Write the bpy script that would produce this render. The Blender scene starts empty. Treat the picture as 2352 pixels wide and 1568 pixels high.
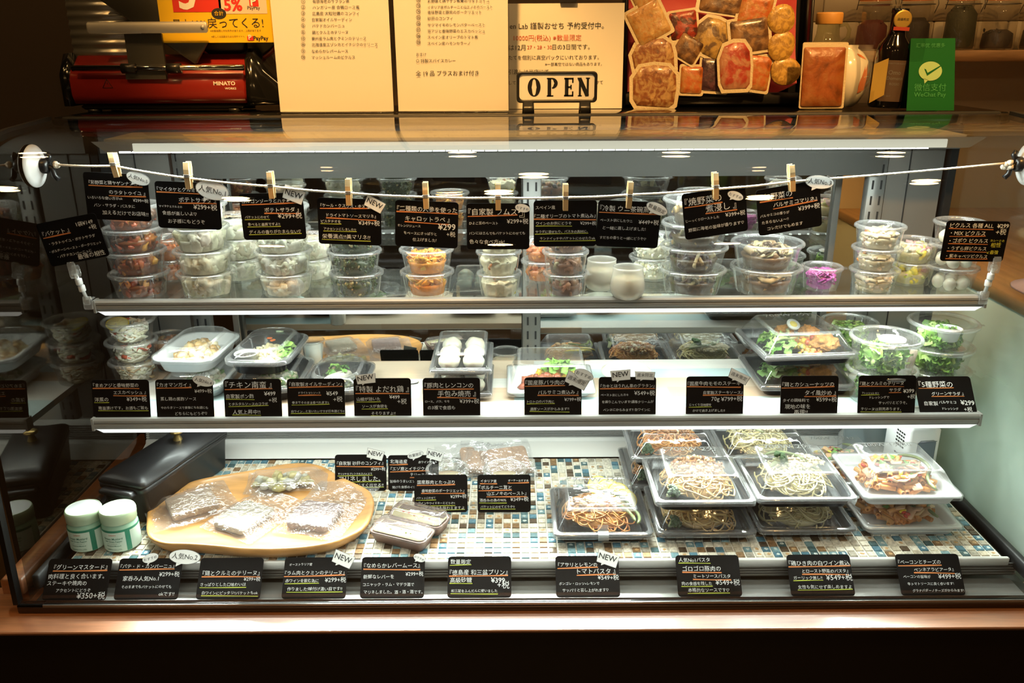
import bpy, bmesh, math, random
from mathutils import Vector, Matrix, Euler, noise
random.seed(11)
SC = bpy.context.scene
COL = SC.collection
PI = math.pi

# ------------------------------------------------------------------ camera
FPX, PITCH, ROLL, CAMZ = 1940.0, math.radians(19.3), math.radians(-0.32), 1.45
cd = bpy.data.cameras.new('camera'); cam = bpy.data.objects.new('camera', cd); COL.objects.link(cam)
cd.sensor_width = 36.0; cd.lens = FPX / 2352 * 36.0; cd.clip_start = 0.02; cd.clip_end = 50
CR = Euler((PI / 2 - PITCH, 0, 0)).to_matrix() @ Matrix.Rotation(ROLL, 3, 'Z')
cam.matrix_world = Matrix.Translation((0, 0, CAMZ)) @ CR.to_4x4()
SC.camera = cam
CO = Vector((0, 0, CAMZ))

def ray(px, py):
    return CR @ Vector(((px - 1176) / FPX, -(py - 784) / FPX, -1))

def P(px, py, Y=None, Z=None):
    d = ray(px, py)
    t = Y / d.y if Y is not None else (Z - CAMZ) / d.z
    return CO + d * t

# ------------------------------------------------------------------ exposure, world
SC.view_settings.view_transform = 'Standard'
SC.view_settings.look = 'None'
SC.view_settings.gamma = 1.0
SC.view_settings.use_curve_mapping = False
SC.view_settings.exposure = 0.0
SC.cycles.transparent_max_bounces = 40
SC.cycles.max_bounces = 10
SC.cycles.diffuse_bounces = 3
SC.cycles.glossy_bounces = 5
SC.cycles.caustics_reflective = True
SC.cycles.caustics_refractive = False
SC.cycles.sample_clamp_indirect = 4.0
W = bpy.data.worlds.new('world'); SC.world = W; W.use_nodes = True
W.node_tree.nodes['Background'].inputs[0].default_value = (1.0, 0.62, 0.3, 1)
W.node_tree.nodes['Background'].inputs[1].default_value = 0.004

# main levels of the show case (metres)
XL, XR, XC = -0.778, 0.846, 0.036
ZD, ZM, ZU = 0.653, 0.845, 1.037       # deck, middle shelf, upper shelf tops
YM, YU, YD = 1.325, 1.390, 1.196       # their front edges
YMIR = 1.730                           # sliding doors
ZTOP = 1.337

def area(name, loc, rot, sx, sy, power, color, spread=180):
    d = bpy.data.lights.new(name, 'AREA'); d.shape = 'RECTANGLE'; d.size = sx; d.size_y = sy
    d.energy = power; d.color = color; d.spread = math.radians(spread)
    o = bpy.data.objects.new(name, d); o.location = loc; o.rotation_euler = rot; COL.objects.link(o)
    return o
def spot(loc, to, power, ang, blend=.6):
    d = bpy.data.lights.new('downlight_beam', 'SPOT'); d.energy = power; d.color = (1.0, .51, .14); d.spot_size = math.radians(ang); d.spot_blend = blend; d.shadow_soft_size = .045
    o = bpy.data.objects.new('downlight_beam', d); o.location = loc; COL.objects.link(o)
    o.rotation_euler = (Vector(to) - Vector(loc)).to_track_quat('-Z', 'Y').to_euler(); return o
spot((-.20, .66, 2.67), (-.22, 1.62, 1.42), 185, 34)
spot((.83, .45, 2.67), (.62, 1.60, 1.42), 180, 34)
spot((1.30, .91, 2.67), (1.25, 2.2, 1.45), 34, 60)
spot((-.91, .49, 2.67), (-.85, 1.66, 1.42), 20, 40)
LEDC = (0.89, 1.0, 0.94)
LEDA = area('led_and_fill_light', (XC, 1.396, 1.3085), (0, 0, 0), 1.42, 0.09, 10.5, LEDC)
LEDB = area('led_and_fill_light', (XC, 1.400, 1.006), (math.radians(-10), 0, 0), 1.44, 0.012, 5.0, LEDC)
LEDM = area('led_and_fill_light', (XC, 1.338, 0.815), (math.radians(-6), 0, 0), 1.40, 0.012, 1.7, LEDC)
FILL_R = area('led_and_fill_light', (XC, 1.480, 0.822), (math.radians(-18), 0, 0), 1.40, 0.012, 2.1, LEDC)  # fill lamp, added under the shelf to light the deck more evenly
FILL_F = area('led_and_fill_light', (XC, 1.3275, 0.8145), (math.radians(-52), 0, 0), 1.42, 0.010, 6.5, LEDC, 75)  # fill lamp tilted forward, added to brighten the ledge and trough

# ------------------------------------------------------------------ properties
def tag(o, label=None, cat=None, group=None, kind=None):
    if label: o['label'] = label
    if cat: o['category'] = cat
    if group: o['group'] = group
    if kind: o['kind'] = kind
    return o

def thing(name, label, cat, loc=(0, 0, 0), rot=(0, 0, 0), group=None, kind=None):
    o = bpy.data.objects.new(name, None); COL.objects.link(o)
    o.empty_display_size = 0.02
    if isinstance(rot, Matrix):
        o.matrix_world = Matrix.Translation(loc) @ rot.to_4x4()
    else:
        o.location = loc; o.rotation_euler = rot
    return tag(o, label, cat, group, kind)

def inst(name, mesh, parent=None, loc=None, rz=0.0):
    o = bpy.data.objects.new(name, mesh); COL.objects.link(o)
    if parent: o.parent = parent
    if loc is not None: o.location = loc
    if rz: o.rotation_euler = (0, 0, rz)
    return o

# ------------------------------------------------------------------ mesh builder
def ico(sub):
    bm = bmesh.new(); bmesh.ops.create_icosphere(bm, subdivisions=sub, radius=1)
    bm.verts.ensure_lookup_table()
    r = ([v.co.copy() for v in bm.verts], [tuple(v.index for v in f.verts) for f in bm.faces]); bm.free()
    return r
ICO = {1: ico(1), 2: ico(2), 3: ico(3), 4: ico(4)}

def rrect(hw, hd, r, z, n=4, cx=0.0, cy=0.0):
    r = min(r, hw * .999, hd * .999); out = []
    for sx, sy, a0 in ((1, 1, 0), (-1, 1, 90), (-1, -1, 180), (1, -1, 270)):
        for k in range(n + 1):
            a = math.radians(a0 + 90 * k / n)
            out.append(Vector((cx + sx * (hw - r) + r * math.cos(a), cy + sy * (hd - r) + r * math.sin(a), z)))
    return out

def circ(r, z, n=32, cx=0.0, cy=0.0, ry=None):
    ry = r if ry is None else ry
    return [Vector((cx + r * math.cos(2 * PI * k / n), cy + ry * math.sin(2 * PI * k / n), z)) for k in range(n)]

class MB:
    def __init__(s): s.v = []; s.f = []; s.c = []; s.s = []; s.m = []
    def add(s, vs, fs, col=(1, 1, 1), smooth=True, mi=0):
        b = len(s.v); s.v.extend(tuple(v) for v in vs)
        for f in fs:
            s.f.append(tuple(b + i for i in f)); s.c.append(col); s.s.append(smooth); s.m.append(mi)
        return s
    def box(s, c, d, R=None, col=(1, 1, 1), mi=0):
        vs = []
        for x in (-1, 1):
            for y in (-1, 1):
                for z in (-1, 1):
                    p = Vector((x * d[0] / 2, y * d[1] / 2, z * d[2] / 2))
                    vs.append((R @ p if R else p) + Vector(c))
        return s.add(vs, [(0, 1, 3, 2), (4, 6, 7, 5), (0, 4, 5, 1), (2, 3, 7, 6), (0, 2, 6, 4), (1, 5, 7, 3)], col, False, mi)
    def rbox(s, c, d, r=0.002, R=None, col=(1, 1, 1), n=3, mi=0):
        hw, hd, h = d[0] / 2, d[1] / 2, d[2] / 2; q = min(r, h * .99)
        rings = [rrect(hw - q, hd - q, r, -h, n), rrect(hw, hd, r, -h + q, n), rrect(hw, hd, r, h - q, n), rrect(hw - q, hd - q, r, h, n)]
        return s.loft([[(R @ p if R else p) + Vector(c) for p in rg] for rg in rings], True, True, col, True, mi)
    def loft(s, rings, c0=True, c1=True, col=(1, 1, 1), smooth=True, mi=0, closed=True):
        n = len(rings[0]); vs = [p for r in rings for p in r]; fs = []
        for i in range(len(rings) - 1):
            for k in range(n if closed else n - 1):
                a, b = i * n + k, i * n + (k + 1) % n
                fs.append((a, b, b + n, a + n))
        if c0: fs.append(tuple(range(n - 1, -1, -1)))
        if c1: fs.append(tuple((len(rings) - 1) * n + k for k in range(n)))
        return s.add(vs, fs, col, smooth, mi)
    def lathe(s, prof, n=32, c=(0, 0, 0), R=None, c0=False, c1=False, col=(1, 1, 1), mi=0, wob=None):
        rings = []
        for r, z in prof:
            rg = circ(max(r, 1e-5), z, n)
            rings.append([(R @ p if R else p) + Vector(c) for p in rg])
        return s.loft(rings, c0, c1, col, True, mi)
    def tube(s, pts, r, n=6, col=(1, 1, 1), cap=True, flat=1.0, mi=0):
        pts = [Vector(p) for p in pts]; m = len(pts)
        rs = r if isinstance(r, (list, tuple)) else [r] * m
        t0 = (pts[1] - pts[0]).normalized(); u = t0.orthogonal().normalized(); rings = []
        for i, p in enumerate(pts):
            t = (pts[min(i + 1, m - 1)] - pts[max(i - 1, 0)])
            if t.length < 1e-9: t = t0
            t.normalize()
            u = u - t * u.dot(t)
            if u.length < 1e-6: u = t.orthogonal()
            u.normalize(); w = t.cross(u)
            rings.append([p + u * (rs[i] * math.cos(2 * PI * k / n)) + w * (rs[i] * flat * math.sin(2 * PI * k / n)) for k in range(n)])
        return s.loft(rings, cap, cap, col, True, mi)
    def blob(s, c, sc, seed=0, sub=1, amp=0.25, freq=1.3, R=None, col=(1, 1, 1), mi=0, oct2=0.0):
        V, F = ICO[sub]; o = Vector((seed * 3.17, seed * 1.31, seed * 7.7)); vs = []
        if isinstance(sc, (int, float)): sc = (sc, sc, sc)
        for v in V:
            k = 1 + amp * noise.noise(v * freq + o) + (oct2 * noise.noise(v * freq * 2.9 + o) if oct2 else 0)
            p = Vector((v.x * sc[0], v.y * sc[1], v.z * sc[2])) * k
            vs.append((R @ p if R else p) + Vector(c))
        return s.add(vs, F, col, True, mi)
    def grid(s, fn, nu, nv, col=(1, 1, 1), smooth=True, mi=0):
        vs = [fn(i / nu, j / nv) for i in range(nu + 1) for j in range(nv + 1)]
        fs = [(i * (nv + 1) + j, (i + 1) * (nv + 1) + j, (i + 1) * (nv + 1) + j + 1, i * (nv + 1) + j + 1) for i in range(nu) for j in range(nv)]
        return s.add(vs, fs, col, smooth, mi)
    def mesh(s, name, mats):
        me = bpy.data.meshes.new(name); me.from_pydata(s.v, [], s.f)
        if not isinstance(mats, (list, tuple)): mats = [mats]
        for m in mats: me.materials.append(m)
        me.polygons.foreach_set('use_smooth', s.s)
        if any(s.m): me.polygons.foreach_set('material_index', s.m)
        if any(c != (1, 1, 1) for c in s.c):
            at = me.attributes.new('tint', 'FLOAT_COLOR', 'FACE')
            at.data.foreach_set('color', [x for c in s.c for x in (c[0], c[1], c[2], 1.0)])
        me.update(); return me
    def build(s, name, mats, parent=None, loc=None, rz=0.0):
        return inst(name, s.mesh(name, mats), parent, loc, rz)

def rotm(rx=0, ry=0, rz=0): return Euler((rx, ry, rz)).to_matrix()
def rrot(): return Euler((random.uniform(0, 6.28), random.uniform(0, 6.28), random.uniform(0, 6.28))).to_matrix()
def jit(c, a=0.12):
    k = 1 + random.uniform(-a, a)
    return tuple(max(0, min(1, x * k * (1 + random.uniform(-a, a) * .4))) for x in c)

# ------------------------------------------------------------------ materials
MT = {}
def mnew(name):
    m = bpy.data.materials.new(name); m.use_nodes = True; MT[name] = m
    nt = m.node_tree; nt.nodes.clear()
    return m, nt, nt.nodes.new('ShaderNodeOutputMaterial')
def N(nt, t, **kw):
    n = nt.nodes.new('ShaderNode' + t)
    for k, v in kw.items(): setattr(n, k, v)
    return n
def mp(name, col, rough=.5, metal=0.0, coat=0.0, spec=.5, var=0.0, vscale=30.0, bump=0.0, bscale=80.0, tint=False, emit=None, estr=0.0, sss=0.0, stretch=None, trans=0.0, speck=None):
    m, nt, out = mnew(name); L = nt.links.new
    b = N(nt, 'BsdfPrincipled'); L(b.outputs[0], out.inputs[0])
    b.inputs['Base Color'].default_value = (*col, 1); b.inputs['Roughness'].default_value = rough
    b.inputs['Metallic'].default_value = metal; b.inputs['Coat Weight'].default_value = coat
    b.inputs['Coat Roughness'].default_value = .12
    b.inputs['Specular IOR Level'].default_value = spec
    if sss: b.inputs['Subsurface Weight'].default_value = sss; b.inputs['Subsurface Scale'].default_value = .006
    if trans: b.inputs['Transmission Weight'].default_value = trans
    if emit: b.inputs['Emission Color'].default_value = (*emit, 1); b.inputs['Emission Strength'].default_value = estr
    src = None
    if tint:
        a = N(nt, 'Attribute', attribute_name='tint'); src = a.outputs['Color']
    tc = None
    def co():
        nonlocal tc
        if tc is None:
            t = N(nt, 'TexCoord'); mpn = N(nt, 'Mapping'); L(t.outputs['Object'], mpn.inputs[0])
            if stretch: mpn.inputs['Scale'].default_value = stretch
            tc = mpn.outputs[0]
        return tc
    if var:
        n = N(nt, 'TexNoise'); n.inputs['Scale'].default_value = vscale; n.inputs['Detail'].default_value = 4; L(co(), n.inputs['Vector'])
        mr = N(nt, 'MapRange'); mr.inputs[1].default_value = .3; mr.inputs[2].default_value = .7
        mr.inputs[3].default_value = 1 - var; mr.inputs[4].default_value = 1 + var; L(n.outputs[0], mr.inputs[0])
        mx = N(nt, 'MixRGB', blend_type='MULTIPLY'); mx.inputs[0].default_value = 1
        if src: L(src, mx.inputs[1])
        else: mx.inputs[1].default_value = (*col, 1)
        L(mr.outputs[0], mx.inputs[2]); src = mx.outputs[0]
    if speck:
        sc_, th, cc = speck
        n = N(nt, 'TexNoise'); n.inputs['Scale'].default_value = sc_; n.inputs['Detail'].default_value = 1; L(co(), n.inputs['Vector'])
        mr = N(nt, 'MapRange'); mr.inputs[1].default_value = th; mr.inputs[2].default_value = th + .04; L(n.outputs[0], mr.inputs[0])
        mx = N(nt, 'MixRGB'); L(mr.outputs[0], mx.inputs[0])
        if src: L(src, mx.inputs[1])
        else: mx.inputs[1].default_value = (*col, 1)
        mx.inputs[2].default_value = (*cc, 1); src = mx.outputs[0]
    if src: L(src, b.inputs['Base Color'])
    if bump:
        n = N(nt, 'TexNoise'); n.inputs['Scale'].default_value = bscale; n.inputs['Detail'].default_value = 3; L(co(), n.inputs['Vector'])
        bp = N(nt, 'Bump'); bp.inputs['Strength'].default_value = bump; bp.inputs['Distance'].default_value = .002
        L(n.outputs[0], bp.inputs['Height']); L(bp.outputs[0], b.inputs['Normal'])
    return m

def schlick(nt, f0, f1=1.0):
    """reflectance by angle, the same from both sides of a sheet"""
    L = nt.links.new
    g = N(nt, 'NewGeometry'); d = N(nt, 'VectorMath', operation='DOT_PRODUCT')
    L(g.outputs['Normal'], d.inputs[0]); L(g.outputs['Incoming'], d.inputs[1])
    a = N(nt, 'Math', operation='ABSOLUTE'); L(d.outputs['Value'], a.inputs[0])
    o = N(nt, 'Math', operation='SUBTRACT'); o.inputs[0].default_value = 1; L(a.outputs[0], o.inputs[1])
    p = N(nt, 'Math', operation='POWER'); L(o.outputs[0], p.inputs[0]); p.inputs[1].default_value = 5
    q = N(nt, 'Math', operation='MULTIPLY_ADD'); L(p.outputs[0], q.inputs[0]); q.inputs[1].default_value = f1 - f0; q.inputs[2].default_value = f0
    return q.outputs[0]

def mclear(name, f0=.04, tint=(.97, .98, .97), rough=.03, haze=0.0, hcol=(.9, .9, .9), f1=1.0, refl=(1, 1, 1), bump=0.0, bscale=60):
    m, nt, out = mnew(name); L = nt.links.new
    t = N(nt, 'BsdfTransparent'); t.inputs[0].default_value = (*tint, 1)
    g = N(nt, 'BsdfGlossy'); g.inputs['Roughness'].default_value = rough; g.inputs[0].default_value = (*refl, 1)
    base = t.outputs[0]
    if haze:
        df = N(nt, 'BsdfDiffuse'); df.inputs[0].default_value = (*hcol, 1)
        tr = N(nt, 'BsdfTranslucent'); tr.inputs[0].default_value = (*hcol, 1)
        ad = N(nt, 'MixShader'); ad.inputs[0].default_value = .5; L(df.outputs[0], ad.inputs[1]); L(tr.outputs[0], ad.inputs[2])
        hz = N(nt, 'MixShader'); hz.inputs[0].default_value = haze; L(base, hz.inputs[1]); L(ad.outputs[0], hz.inputs[2]); base = hz.outputs[0]
    mx = N(nt, 'MixShader'); L(schlick(nt, f0, f1), mx.inputs[0]); L(base, mx.inputs[1]); L(g.outputs[0], mx.inputs[2])
    L(mx.outputs[0], out.inputs[0])
    if bump:
        tc = N(nt, 'TexCoord'); n = N(nt, 'TexNoise'); n.inputs['Scale'].default_value = bscale; n.inputs['Detail'].default_value = 2
        L(tc.outputs['Object'], n.inputs['Vector']); bp = N(nt, 'Bump'); bp.inputs['Strength'].default_value = bump; bp.inputs['Distance'].default_value = .003
        L(n.outputs[0], bp.inputs['Height']); L(bp.outputs[0], g.inputs['Normal'])
    return m

def memit(name, col, st):
    m, nt, out = mnew(name); e = N(nt, 'Emission'); e.inputs[0].default_value = (*col, 1); e.inputs[1].default_value = st
    nt.links.new(e.outputs[0], out.inputs[0]); return m

mp('board', (.0035, .003, .003), .45, spec=.12)
mp('chalk', (.78, .79, .77), .6)
mp('orange_pen', (.62, .2, .05), .6)
mp('yellow_pen', (.52, .58, .06), .6)
mp('yellow_ink', (.62, .6, .05), .6)
mp('ink', (.02, .02, .02), .6)
mp('grey_ink', (.16, .16, .15), .6)
mp('red_ink', (.55, .1, .04), .6)
mp('paper', (.82, .82, .79), .5, coat=.3)
mp('laminate', (.80, .78, .72), .35, coat=.8, bump=.05, bscale=14)
mp('alu', (.44, .435, .41), .34, metal=.85)
mp("alu_light", (.38, .38, .36), .45, metal=.35)
mp('steel', (.22, .215, .20), .38, metal=.55, var=.06, vscale=6)
mp('post_metal', (.15, .15, .14), .4, metal=.3)
mp('chrome', (.7, .68, .64), .12, metal=1.0)
mp('steel_dull', (.085, .085, .078), .45, metal=.6)
mp('white_metal', (.74, .74, .71), .4)
mp('black_rubber', (.008, .008, .008), .5)
mp('black_gloss', (.006, .006, .006), .12, coat=.5)
mp('black_plastic', (.012, .012, .013), .3)
mp('white_plastic', (.82, .83, .83), .35)
mp('white_foam', (.80, .82, .83), .4, coat=.2)
mp('slot', (.01, .01, .01), .8)
mp('ledge_wood', (.44, .17, .07), .42, spec=1.0, coat=.6, var=.22, vscale=9, stretch=(1.2, 18, 18))
_b = [n for n in MT['ledge_wood'].node_tree.nodes if n.type == 'BSDF_PRINCIPLED'][0]
_b.inputs['Coat Weight'].default_value = 1.0; _b.inputs['Coat Roughness'].default_value = .36; _b.inputs['Coat IOR'].default_value = 1.9
mp('front_panel', (.012, .007, .005), .5)
mp('peg_wood', (.62, .42, .2), .6, var=.12, vscale=60, stretch=(3, 3, .4))
mp('olive_wood', (.50, .25, .075), .42, coat=.25, var=.28, vscale=7, stretch=(1.5, 7, 7), bump=.05)
mp('rope', (.7, .62, .5), .8, bump=.4, bscale=500)
mp('brass', (.6, .42, .16), .3, metal=.9)
mp('cast_iron', (.010, .010, .011), .38, coat=.08, bump=.05, bscale=200)
mp('food', (1, 1, 1), .38, tint=True, var=.14, vscale=160, coat=.25, bump=.25, bscale=220)
mp('food_matte', (1, 1, 1), .6, tint=True, var=.10, vscale=120, bump=.35, bscale=260)
mp('leaf', (1, 1, 1), .45, tint=True, var=.15, vscale=90, coat=.1)
mclear('cup_plastic', .06, (.975, .98, .975), .06, haze=.05, f1=.9, bump=.25, bscale=40)  # slight white haze imitates lamp reflections on the clear cups
mclear('lid_plastic', .07, (.975, .98, .975), .07, haze=.06, f1=.9, bump=.3, bscale=50)  # white haze stands in for reflections on the lids
mclear('rim_highlight', .16, (.97, .98, .97), .12, haze=.22, f1=1)  # whiter copy of the lid plastic, painting bright highlights along edges
mclear('bag_plastic', .095, (.97, .975, .98), .13, haze=.09, f1=.8, bump=.9, bscale=90)
mclear('acrylic', .05, (.96, .96, .95), .04, f1=.9)
mclear('pane', .045, (.985, .99, .985), .0, f1=.95)
mclear('shelf_glass', .05, (.93, .96, .94), .0, haze=.04, f1=.9)
mclear('door_mirror', .50, (.30, .31, .30), .0, f1=.9, refl=(.95, .97, .95))
mclear('side_mirror', .13, (.5, .5, .48), .03, f1=.9, refl=(.82, .76, .68))
# ------------------------------------------------------------------ special case materials
def m_planks():
    m, nt, out = mnew('planks'); L = nt.links.new
    b = N(nt, 'BsdfPrincipled'); L(b.outputs[0], out.inputs[0]); b.inputs['Roughness'].default_value = .35
    t = N(nt, 'TexCoord'); s = N(nt, 'SeparateXYZ'); L(t.outputs['Object'], s.inputs[0])
    def M(op, a, bb):
        n = N(nt, 'Math', operation=op)
        for i, x in enumerate((a, bb)):
            if isinstance(x, (int, float)): n.inputs[i].default_value = x
            else: L(x, n.inputs[i])
        return n.outputs[0]
    row = M('FLOOR', M('DIVIDE', s.outputs['Y'], .047), 0)
    wn = N(nt, 'TexWhiteNoise', noise_dimensions='1D'); L(row, wn.inputs['W'])
    u = M('ADD', M('DIVIDE', s.outputs['X'], .46), M('MULTIPLY', wn.outputs['Value'], 7.3))
    seg = M('FLOOR', u, 0)
    cb = N(nt, 'CombineXYZ'); L(row, cb.inputs[0]); L(seg, cb.inputs[1])
    w2 = N(nt, 'TexWhiteNoise', noise_dimensions='2D'); L(cb.outputs[0], w2.inputs['Vector'])
    r = N(nt, 'ValToRGB'); r.color_ramp.interpolation = 'CONSTANT'
    pal = [(0, (.78, .77, .72)), (.3, (.62, .46, .33)), (.48, (.56, .72, .74)), (.64, (.80, .80, .77)), (.8, (.70, .56, .42))]
    e = r.color_ramp.elements; e[0].position = 0; e[0].color = (*pal[0][1], 1); e[1].position = .3; e[1].color = (*pal[1][1], 1)
    for p_, c in pal[2:]: x = e.new(p_); x.color = (*c, 1)
    L(w2.outputs['Value'], r.inputs[0])
    mpn = N(nt, 'Mapping'); mpn.inputs['Scale'].default_value = (6, 90, 20); L(t.outputs['Object'], mpn.inputs[0])
    n = N(nt, 'TexNoise'); n.inputs['Scale'].default_value = 1.6; n.inputs['Detail'].default_value = 5; L(mpn.outputs[0], n.inputs['Vector'])
    mr = N(nt, 'MapRange'); mr.inputs[3].default_value = .9; mr.inputs[4].default_value = 1.1; L(n.outputs[0], mr.inputs[0])
    mx = N(nt, 'MixRGB', blend_type='MULTIPLY'); mx.inputs[0].default_value = 1; L(r.outputs[0], mx.inputs[1]); L(mr.outputs[0], mx.inputs[2])
    L(mx.outputs[0], b.inputs['Base Color'])
m_planks()
mp('louvre_shade', (.10, .10, .095), .6)  # shade colour for the gaps between louvre ribs
mp('tile_glaze', (1, 1, 1), .22, tint=True, var=.3, vscale=190, coat=.4)
mp('grout', (.72, .70, .62), .7)
mp('dark_wall', (.03, .018, .01), .6)
mp('brown_wall', (.10, .06, .03), .6)
mp('cream_tile', (.50, .42, .30), .5)
mp('shelf_oak', (.34, .19, .09), .5, var=.25, vscale=12, stretch=(1, 8, 8))
mp('mint_panel', (.55, .66, .60), .35, var=.06, vscale=3)
mp('counter_wood', (.30, .17, .07), .35, coat=.3, var=.2, vscale=8, stretch=(8, 1, 1))
mp('pink_cloth', (.60, .38, .36), .9, bump=.6, bscale=260)
memit('led_dot', (.95, 1, .95), 5)
memit('bar_glow', (.95, .93, .72), .8)
memit('led_diffuser', (.97, 1, .96), 1.15)
memit('lamp_glow', (1.0, .60, .23), 120)
memit('coil_glow', (1.0, .55, .25), 60)

# ------------------------------------------------------------------ setting
def slab(name, c, d, mat, **k):
    return tag(MB().box(c, d).build(name, MT[mat]), kind='structure', **k)
slab('floor', (0, .8, -.03), (7, 6, .06), 'brown_wall')
slab('ceiling', (0, .8, 2.73), (7, 6, .06), 'brown_wall')
slab('wall_left', (-3.5, .8, 1.35), (.06, 6, 2.7), 'dark_wall')
slab('wall_right', (3.5, .8, 1.35), (.06, 6, 2.7), 'brown_wall')
slab('wall_front', (0, -2.2, 1.35), (7, .06, 2.7), 'dark_wall')
slab('wall_kitchen', (0, 3.8, 1.35), (7, .06, 2.7), 'dark_wall')
# tiled back wall on the right, brown partition behind the menus
m = MB()
for i in range(8):
    for j in range(5):
        m.rbox((.64 + .2015 * i + .1 * (j % 2), 2.44, 1.455 + .1015 * j), (.2000, .02, .1000), .003, n=1)
tag(m.build('wall_tiled', MT['cream_tile']), kind='structure')
slab('wall_back', (1.45, 2.49, 1.30), (1.72, .075, 1.36), 'cream_tile')
slab('wall_partition', (-.40, 2.44, 1.32), (2.05, .06, 1.6), 'brown_wall')
slab('wall_pillar', (-1.02, 1.95, 1.35), (.42, .30, 2.7), 'dark_wall')

# ------------------------------------------------------------------ the show case
case = thing('display_case', 'long refrigerated glass display case with curved front glass and wooden ledge', 'display case', (XC, 1.4, 0))
def cpart(mb, name, mat, label=None, parent=None):
    o = mb.build(name, [MT[x] for x in mat] if isinstance(mat, (list, tuple)) else MT[mat])
    pr = parent or case
    o.parent = pr; o.matrix_parent_inverse = Matrix.Translation((-XC, -1.4, 0)) if pr is case else Matrix.Translation((-XC, -1.4, 0))
    if pr is not case:
        o.matrix_parent_inverse = pr_inv(pr)
    if label: o['label'] = label
    return o
def pr_inv(p):
    return Matrix.Identity(4)

XW0, XW1 = XL - .012, XR + .012
# front glass profile: upright below, rolling over into the top
def bez(t):
    p = [Vector((1.150, 1.06)), Vector((1.158, 1.235)), Vector((1.232, 1.318)), Vector((1.370, 1.3285))]
    u = 1 - t
    return p[0] * u ** 3 + p[1] * 3 * u * u * t + p[2] * 3 * u * t * t + p[3] * t ** 3
PROF = [Vector((1.137 + .013 * k / 8, .612 + .448 * k / 8)) for k in range(8)] + [bez(k / 44) for k in range(45)] + [Vector((1.37 + .13 * k / 6, 1.3285 + .0075 * k / 6)) for k in range(1, 7)]
NRM = []
for i in range(len(PROF)):
    t = PROF[min(i + 1, len(PROF) - 1)] - PROF[max(i - 1, 0)]; NRM.append(Vector((-t.y, t.x)).normalized())
GT = .007
m = MB()
for off in (0, GT):
    m.loft([[Vector((x, p.x - n.x * off, p.y - n.y * off)) for x in (XW0, XW1)] for p, n in zip(PROF, NRM)], False, False, closed=False)
cpart(m, 'front_glass', 'pane')
for x in (XW0 - .004, XW1 + .004):
    m = MB()
    m.loft([[Vector((x + dx, p.x - n.x * o, p.y - n.y * o)) for dx, o in ((-.004, -.003), (.004, -.003), (.004, GT + .004), (-.004, GT + .004))] for p, n in zip(PROF, NRM)], smooth=False)
    cpart(m, 'glass_edge_seal', 'black_rubber')
# side panes
for nm, x, mat in (('side_pane', XL, 'side_mirror'), ('side_pane', XR, 'fog_glass')):
    ring = [(p.x - n.x * (GT + .003), p.y - n.y * (GT + .003)) for p, n in zip(PROF, NRM)] + [(YMIR + .0, 1.335), (YMIR + .0, .612)]
    if mat == 'fog_glass':
        mm, nt, out = mnew('fog_glass'); L = nt.links.new
        tr = N(nt, 'BsdfTransparent'); tr.inputs[0].default_value = (.93, .96, .94, 1)
        g = N(nt, 'BsdfGlossy'); g.inputs['Roughness'].default_value = .12; g.inputs[0].default_value = (.75, .85, .8, 1)
        df = N(nt, 'BsdfDiffuse'); df.inputs[0].default_value = (.60, .74, .67, 1)
        tl = N(nt, 'BsdfTranslucent'); tl.inputs[0].default_value = (.60, .74, .67, 1)
        a = N(nt, 'AddShader'); L(df.outputs[0], a.inputs[0]); L(tl.outputs[0], a.inputs[1])
        tc = N(nt, 'TexCoord'); s = N(nt, 'SeparateXYZ'); L(tc.outputs['Object'], s.inputs[0])
        n1 = N(nt, 'TexNoise'); n1.inputs['Scale'].default_value = 7; n1.inputs['Detail'].default_value = 3; L(tc.outputs['Object'], n1.inputs['Vector'])
        ma = N(nt, 'Math', operation='MULTIPLY_ADD'); L(n1.outputs[0], ma.inputs[0]); ma.inputs[1].default_value = .22; L(s.outputs['Z'], ma.inputs[2])
        mr = N(nt, 'MapRange'); mr.inputs[1].default_value = .70; mr.inputs[2].default_value = 1.12; mr.inputs[3].default_value = .68; mr.inputs[4].default_value = .0
        L(ma.outputs[0], mr.inputs[0])
        m1 = N(nt, 'MixShader'); L(mr.outputs[0], m1.inputs[0]); L(tr.outputs[0], m1.inputs[1]); L(a.outputs[0], m1.inputs[2])
        m2 = N(nt, 'MixShader'); L(schlick(nt, .10, .9), m2.inputs[0]); L(m1.outputs[0], m2.inputs[1]); L(g.outputs[0], m2.inputs[2]); L(m2.outputs[0], out.inputs[0])
    m = MB(); k = len(ring)
    m.add([Vector((x, a, b)) for a, b in ring] , [tuple(range(k))], smooth=False)
    cpart(m, nm, mat)
# top panel behind the curved glass, black seam
m = MB(); m.rbox((XC, 1.64, ZTOP - .010), (1.66, .27, .020), .004); cpart(m, 'top_panel', 'black_gloss')
m = MB(); m.rbox((XC, 1.507, ZTOP - .002), (1.62, .010, .007), .002); cpart(m, 'top_seam', 'black_rubber')
# light bar under the top
m = MB(); x0, x1 = -.660, .735
m.add([(x0 + .012, 1.332, 1.3135), (x1, 1.332, 1.3135), (x1 - .022, 1.338, 1.2965), (x0 + .030, 1.338, 1.2965)], [(0, 1, 2, 3)], smooth=False)
m.box(((x0 + x1) / 2, 1.392, 1.3140), (x1 - x0 - .06, .11, .005))
lb = cpart(m, 'light_bar', 'alu_light')
m = MB(); m.rbox((.045, 1.3330, 1.3040), (1.26, .002, .013), .001, n=1); cpart(m, 'bar_diffuser', 'bar_glow')
m = MB()
for k in range(62):
    x = -.60 + k * (1.24 / 61); m.box((x, 1.3390, 1.2972), (.0185, .003, .004))
cpart(m, 'led_row', 'led_dot')
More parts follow.
